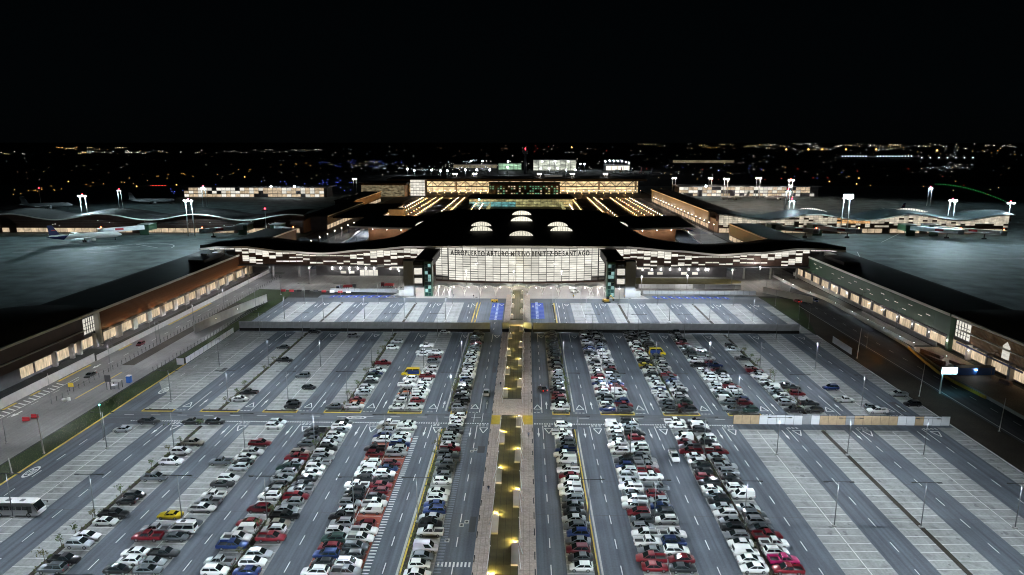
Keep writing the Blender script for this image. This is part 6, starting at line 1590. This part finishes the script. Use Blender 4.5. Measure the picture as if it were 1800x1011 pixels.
for sg, nm in ((-1,'left'),(1,'right')):
    for i,x in enumerate((60,92,122)):
        lamp_row('lamp_row',(sg*x,560),(sg*(x+1),850),22,3.2,f"low lamp string in the inner {nm} car park, {ordn(i+1)} from its inner edge",OLg,None,6,.5)
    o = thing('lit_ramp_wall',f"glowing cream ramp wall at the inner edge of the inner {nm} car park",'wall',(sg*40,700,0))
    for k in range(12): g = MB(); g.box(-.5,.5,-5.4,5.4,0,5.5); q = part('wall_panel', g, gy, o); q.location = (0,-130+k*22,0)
# round-fronted block left of the truss, and its lit stair
o = thing('drum_block','olive-lit office block with rows of dim windows left of the truss','building',(-188,905,0))
dim = emat('dim_office',(1,.84,.5),.11,1.4,(.2,.2,.5),.2)
g = MB(); g.box(-30,28,0,40,0,16.5); part('wall', g, M['warmwall'], o); g = MB(); g.box(-33,31,-3,42,16.5,18.8); part('roof', g, M['roofdark'], o)
for i in range(14):
    for z in (1,4.8,8.6,12.4): g = MB(); g.box(-29.5+i*4.1,-29.5+i*4.1+3.8,-.4,-.1,z,z+3.2); part('window', g, dim, o)
o = thing('lit_stair_block','narrow brightly lit glass block beside the left end of the truss','building',(-146,925,0))
g = MB(); g.box(-10,10,0,20,0,22); part('wall', g, M['greywall'], o)
for i in range(5):
    for j in range(6): g = MB(); g.box(-9.8+i*4,-9.8+i*4+3.7,-.4,-.1,.6+j*3.6,.6+j*3.6+3.0); part('window', g, M['strip'], o)
# old lit piers left and right
for sg,nm,x0,x1,y in ((-1,'left',-452,-262,900),(1,'right',205,390,925)):
    o = thing('old_pier',f"long low old pier with bright warm windows, {nm} of the truss terminal",'building',((x0+x1)/2,y,0)); cx=(x0+x1)/2
    g = MB(); g.box(x0-cx,x1-cx,.5,26,0,13); part('wall', g, M['greywall'], o); g = MB(); g.box(x0-cx-3,x1-cx+3,-3,30,13,14.2); part('roof', g, M['hoard'], o)
    n = int((x1-x0)/6.2)
    for i in range(n):
        for (z0,z1) in ((.6,4.0),(5.0,8.2),(8.8,12.4)):
            if cp.random() < (.92 if sg < 0 else .75): g = MB(); g.box(x0-cx+i*6.2+.2,x0-cx+i*6.2+5.9,0,.4,z0,z1); part('window', g, M['strip'] if cp.random() < .5 else M['warmwin'], o)
for (x,y) in ((-330,885),(-300,886),(235,905),(345,905)): wall_lamp((x,y,15), 9000, (.85,.95,1), f"very bright lamp on the {'left' if x < 0 else 'right'} old pier, {'left' if x in (-330,235) else 'right'} one of two", r=1.3, estr=60)
# buildings along the inner roads
def strip_building(sg, x, y0, y1, h, cladm, label, lit=True, lampline=False):
    o = thing('roadside_building',label,'building',(sg*x,(y0+y1)/2,0)); L=(y1-y0)/2; D=20
    def bx_(name,d0,d1,a,b,z0,z1,m): g = MB(); p,q = sorted((sg*d0,sg*d1)); g.box(p,q,a,b,z0,z1); return part(name,g,m,o)
    bx_('core',.8,D,-L,L,0,h-.6,M['greywall']); bx_('roof',-.4,D+1,-L,L,h-.5,h,M['roofdark']); bx_('eave_band',-.7,-.4,-L,L,h-.7,h+.2,M['fascia'])
    n = int(2*L/9)
    for i in range(n): bx_('cladding_panel',0,.8,-L+i*2*L/n+.04,-L+(i+1)*2*L/n-.04,5,h-.7,cladm)
    if lit:
        for i in range(n): bx_('bay_window',.3,.5,-L+i*2*L/n+1,-L+(i+1)*2*L/n-1,1,4.2,M['warmwin'])
strip_building(-1,160,392,470,13,M['brown'],'brown roadside building with lit lower bays behind the left wing')
strip_building(-1,164,560,690,12,M['greywall'],'grey roadside building with lit arcade farther back on the left')
strip_building(-1,176,700,830,13,M['warmwall'],'pale roadside building far back on the left near the drum block')
strip_building(1,150,392,505,13,mat('teal_cladding',(.10,.20,.17),.5,var=.1),'teal roadside building with lit lower bays behind the right wing')
strip_building(1,153,575,840,15,mat('beige_cladding',(.22,.215,.19),.6,var=.12),'long beige roadside building along the lamp-lined inner right street')
lamp_row('lamp_row',(149.5,545),(151,815),19,7.5,'line of bright white lamps along the beige building on the inner right street',OLw,WHT,3,.6)
lamp_row('lamp_row',(-146,420),(-142,560),9,6.5,'line of lamps along the inner left street',OLw,WHT,3,.5)
for i,(x,y) in enumerate(((-128,440),(-120,500),(-125,560),(-110,620),(-105,690),(-100,750),(124,440),(128,500),(136,560))):
    road_light(x,y,9,f"street lamp on the inner roads behind the wings, {ordn(i+1)} of the scattered ones",SL2 if 'SL2' in globals() else SL,1.4)
o = thing('pavilion_roof','flat dark pavilion with glowing ribbed wall on the inner left street','building',(-140,640,0))
g = MB(); g.prism([(-22,-70),(16,-70),(16,60),(-22,60)],9,10); part('roof', g, M['roofdark'], o)
for i in range(14): g = MB(); g.box(14,14.4,-68+i*9,-68+i*9+7.6,.5,8.6); part('wall_panel', g, emat('ribbed_wall_glow',(1,.86,.78),.55,.3) if 'ribbed_wall_glow' not in bpy.data.materials else bpy.data.materials['ribbed_wall_glow'], o)
o = thing('concrete_tower_block','plain grey concrete block standing on the inner left street','building',(-112,585,0)); g = MB(); g.box(-6,6,0,12,0,15); part('shaft', g, M['concrete'], o); g = MB(); g.box(-6.3,6.3,-.3,12.3,15,15.5); part('cap', g, M['roofdark'], o)
# sloping ramps beside the flank pavilions
for sg,nm in ((-1,'left'),(1,'right')):
    o = thing('road_ramp',f"blue-grey road ramp rising beside the {nm} flank pavilion",'ramp',(0,0,0)); a = lambda x: X0+sg*x
    xs_ = [a(108),a(122)] if sg > 0 else [a(122),a(108)]
    g = MB(); g.add([(xs_[0],384,.3),(xs_[1],384,.3),(xs_[1],520,6.5),(xs_[0],520,6.5)],[(0,1,2,3)]); part('deck', g, M['asphalt'], o)
    for x in xs_: g = MB(); g.bar((x,384,.8),(x,520,7.0),.3,1.2); part('parapet', g, M['wallc'], o)
    for k in range(6): g = MB(); g.box(a(115)-.5,a(115)+.5,400+k*20,401+k*20,0,.6+k*.95); part('pier', g, M['concrete'], o)
    for x,w_ in ((a(115),'one'),): 
        for y,e in ((405,'lower'),(470,'upper')): road_light(x,y,12,f"lamp over the {e} part of the {nm} road ramp",SR2 if 'SR2' in globals() else SL,1.2)
# ================================================================== THE FAR FIELD
o = thing('control_tower','tall dark control tower silhouette with a red light','tower',(-2,1600,0)); g = MB(); g.tube((0,0,0),(0,0,44),3.6,3.0,12); part('shaft', g, M['darksteel'], o); g = MB(); g.tube((0,0,44),(0,0,49),4.5,7,12); g.tube((0,0,49),(0,0,53),7,6,12); part('cab', g, M['darksteel'], o); g = MB(); g.ball((0,0,57),.9,0,8,5); g.tube((0,0,53),(0,0,56.5),.4,.3,6); part('beacon', g, redg, o)
def far_building(x,y,w,d,h,label,em,cols,rows,nm='far_building'):
    o = thing(nm,label,'building',(x,y,0)); g = MB(); g.box(-w/2,w/2,0,d,0,h); part('wall', g, M['greywall'], o); g = MB(); g.box(-w/2-1,w/2+1,-1,d+1,h,h+1.2); part('roof', g, M['roofdark'], o)
    for i in range(cols):
        for j in range(rows):
            g = MB(); g.box(-w/2+w*i/cols+.5,-w/2+w*(i+1)/cols-.5,-.5,-.1,1+(h-1.5)*j/rows,1+(h-1.5)*(j+1)/rows-.6); part('window', g, em, o)
cg = emat('cargo_glow',(.95,1,.82),.5,.8,(.06,.06,.2),.25); gg2 = emat('green_cargo_glow',(.55,.95,.6),.5,.8,(.06,.06,.2),.25); wb = emat('white_lit_shed',(1,.95,.82),1.2)
far_building(72,1750,108,60,27,'large pale-lit hangar right of the control tower',cg,8,2,'hangar'); far_building(-42,1800,60,40,17,'green-lit building left of the control tower',gg2,6,2); far_building(52,1310,34,20,9.5,'brilliantly lit white shed beyond the truss terminal roof',wb,1,1,'lit_shed'); far_building(-140,1900,120,40,11,'low dim cargo shed left of the control tower',dim,8,1,'cargo_shed'); far_building(232,1760,60,50,13,'bright white cargo shed at the far right ramp',wb,4,1,'cargo_shed'); far_building(610,2400,210,60,10,'far low shed under a double row of bluish lamps',dim,8,1,'cargo_shed')
FG = MB(); FG.ball((0,0,0),1.6,0,8,5); FGm = FG.mesh('lamp_globe',[emat('far_flood',(.88,.95,1),40)]); FP = MB(); FP.tube((0,0,-18),(0,0,-1),.4,.3,6); FPm = FP.mesh('post',[M['darksteel']])
r = random.Random(8)
spots = [(-165,1330,17),(-152,1335,17),(-117,1330,19),(-95,1330,19),(-70,1335,19),(-190,1390,16),(-40,1500,18),(28,1320,22),(44,1320,22),(60,1320,22),(75,1300,20),(92,1300,20),(-45,1720,24),(40,1715,24),(72,1715,24),(104,1715,24),(-118,1880,20),(-150,1880,20),(205,1800,22),(215,1790,24),(224,1780,24),(233,1770,24),(242,1760,24),(251,1750,22),(258,1745,20),(140,1790,16),(150,1785,16),(-230,1420,14),(-258,1500,14)]
for i,(x,y,z) in enumerate(spots):
    o = thing('far_floodlight',f"brilliant distant floodlight beyond the truss terminal, {ordn(i+1)} counted from {'the nearer' if i < 12 else 'the farther'} group",'floodlight',(x,y,z),0,'distant floodlights'); link('lamp_globe',FGm,o); link('post',FPm,o)
    if i % 2 == 0: lamp_light('lamp', o, (0,0,-1.5), 60000, (.85,.94,1), radius=1.5)
# lights of taxiways and of the city: too many to count, one object per sort
def sprinkle(name, label, items, cat='city lights'):
    g = MB(); ms = []; idx = {}
    for (x,y,z,r_,m) in items:
        if m not in idx: idx[m] = len(ms); ms.append(m)
        g.octa((x,y,z),r_,idx[m])
    o = part(name,g,ms,None); tag(o,label,cat,kind='stuff'); return o
E_ = {k: emat('spark_'+k,c,s) for k,(c,s) in dict(w=((1,.95,.82),4),b=((.75,.9,1),5),y=((1,.80,.40),3.5),o=((1,.55,.15),4),r=((1,.08,.05),3),g=((.1,1,.25),1.2),u=((.12,.18,1),3.0),d=((1,.6,.4),1.0),D=((.7,.85,1),1.0)).items()}
def at(px,py):                                                        # where a bearing and depression reach the plain
    v = (py-505.5)/1200; u = (px-900)/1200; th=R(12.0654); ps=R(1.1671)
    t = 70/(math.sin(th)+v*math.cos(th)); x=u*t; y=(math.cos(th)-v*math.sin(th))*t
    return x*math.cos(ps)-y*math.sin(ps), x*math.sin(ps)+y*math.cos(ps)
rr = random.Random(33); items = []
def band(x0,x1,y0,y1,n,ms,k=.5,cl=0):
    i = 0
    while i < n:
        px = rr.uniform(x0,x1); py = rr.uniform(y0,y1); m = rr.choice(ms); c = 1 if rr.random() > cl else rr.randrange(2,6)
        for q in range(c):
            x,y = at(px+q*rr.uniform(2,5),py+rr.uniform(-.6,.6)); d = math.hypot(x,y); items.append((x,y,2+rr.random()*5,d/1200*k*.85*rr.uniform(.5,1.1),E_[m])); i += 1
band(-150,60,267,272,30,'wwwyb',.6,.4); band(100,240,259,263,34,'yyowy',.55,.4); band(100,260,266,271,36,'wwyob',.6,.4); band(230,560,263,269,56,'wwwyD',.5,.3); band(0,640,268,320,80,'dwdDwdy',.30); band(500,900,256,275,50,'wdDdw',.38,.3)
band(560,720,283,296,60,'uuuuyb',.42,.2); band(620,900,288,312,60,'bbwDDwu',.45,.2); band(900,1130,255,275,40,'wDdwr',.45,.2); band(1120,1400,252,262,44,'yyodw',.45,.4); band(1300,1950,253,259,150,'yyywoww',.5,.35); band(1340,1950,257,266,70,'wwyobD',.5,.2); band(1400,1900,262,276,60,'wwDob',.45); band(1120,1800,268,312,90,'dwwDyd',.30); band(1620,1730,286,304,36,'bbwwD',.5,.4); band(1160,1360,272,312,70,'ubDDyw',.45)
band(760,900,283,300,60,'wbwbw',.55,.3); band(900,1120,281,303,50,'wwbw',.5,.3); band(640,760,288,305,24,'bwwb',.5,.3)
for px,py in ((1382,264),(1421,264),(1445,264),(1487,264),(1647,266),(1005,260),(1540,264)):
    x,y = at(px,py); items.append((x,y,8,math.hypot(x,y)/1200*1.5,E_['o']))
for x0,x1,n in ((1481,1522,9),(1542,1602,12),(1620,1710,7)):
    for i in range(n):
        x,y = at(x0+(x1-x0)*i/(n-1),277.5+(x0 > 1600)*3); items.append((x,y,9,math.hypot(x,y)/1200*.85,E_['b']))
sprinkle('city_lights','thousands of white, amber and blue city lights along the horizon',items)
items = []
for i in range(60): px = rr.uniform(300,620); py = 344-(px-300)*.1*rr.uniform(.2,1)+rr.uniform(-14,2); x,y = at(px,py); items.append((x,y,.4,math.hypot(x,y)/1200*.45,E_['u']))
for i in range(11): x,y = at(265+i*2.6,324.6); items.append((x,y,.4,math.hypot(x,y)/1200*.5,E_['r']))
for i in range(30): px = 1645+ i*4.4; t=i/29; x,y = at(px,322+32*t**1.8); items.append((x,y,.4,math.hypot(x,y)/1200*.4,E_['g']))
for i in range(40): px = rr.uniform(20,560); py = 338-(px)*.09+rr.uniform(-6,4); x,y = at(px,py); items.append((x,y,.4,math.hypot(x,y)/1200*.38,E_['o']))
for i in range(40): px = rr.uniform(1130,1800); py = rr.uniform(290,340); x,y = at(px,py); items.append((x,y,.4,math.hypot(x,y)/1200*.4,E_[rr.choice('uoroyr')]))
for px,py in ((240,326),(310,323.5),(430,310),(120,318),(1458,318),(1510,312),(1506,322),(1730,366)): x,y = at(px,py); items.append((x,y,.6,math.hypot(x,y)/1200*1.0,E_['o']))
sprinkle('taxiway_lights','blue, red, green and amber taxiway lights on the dark airfield',items,'taxiway lights')
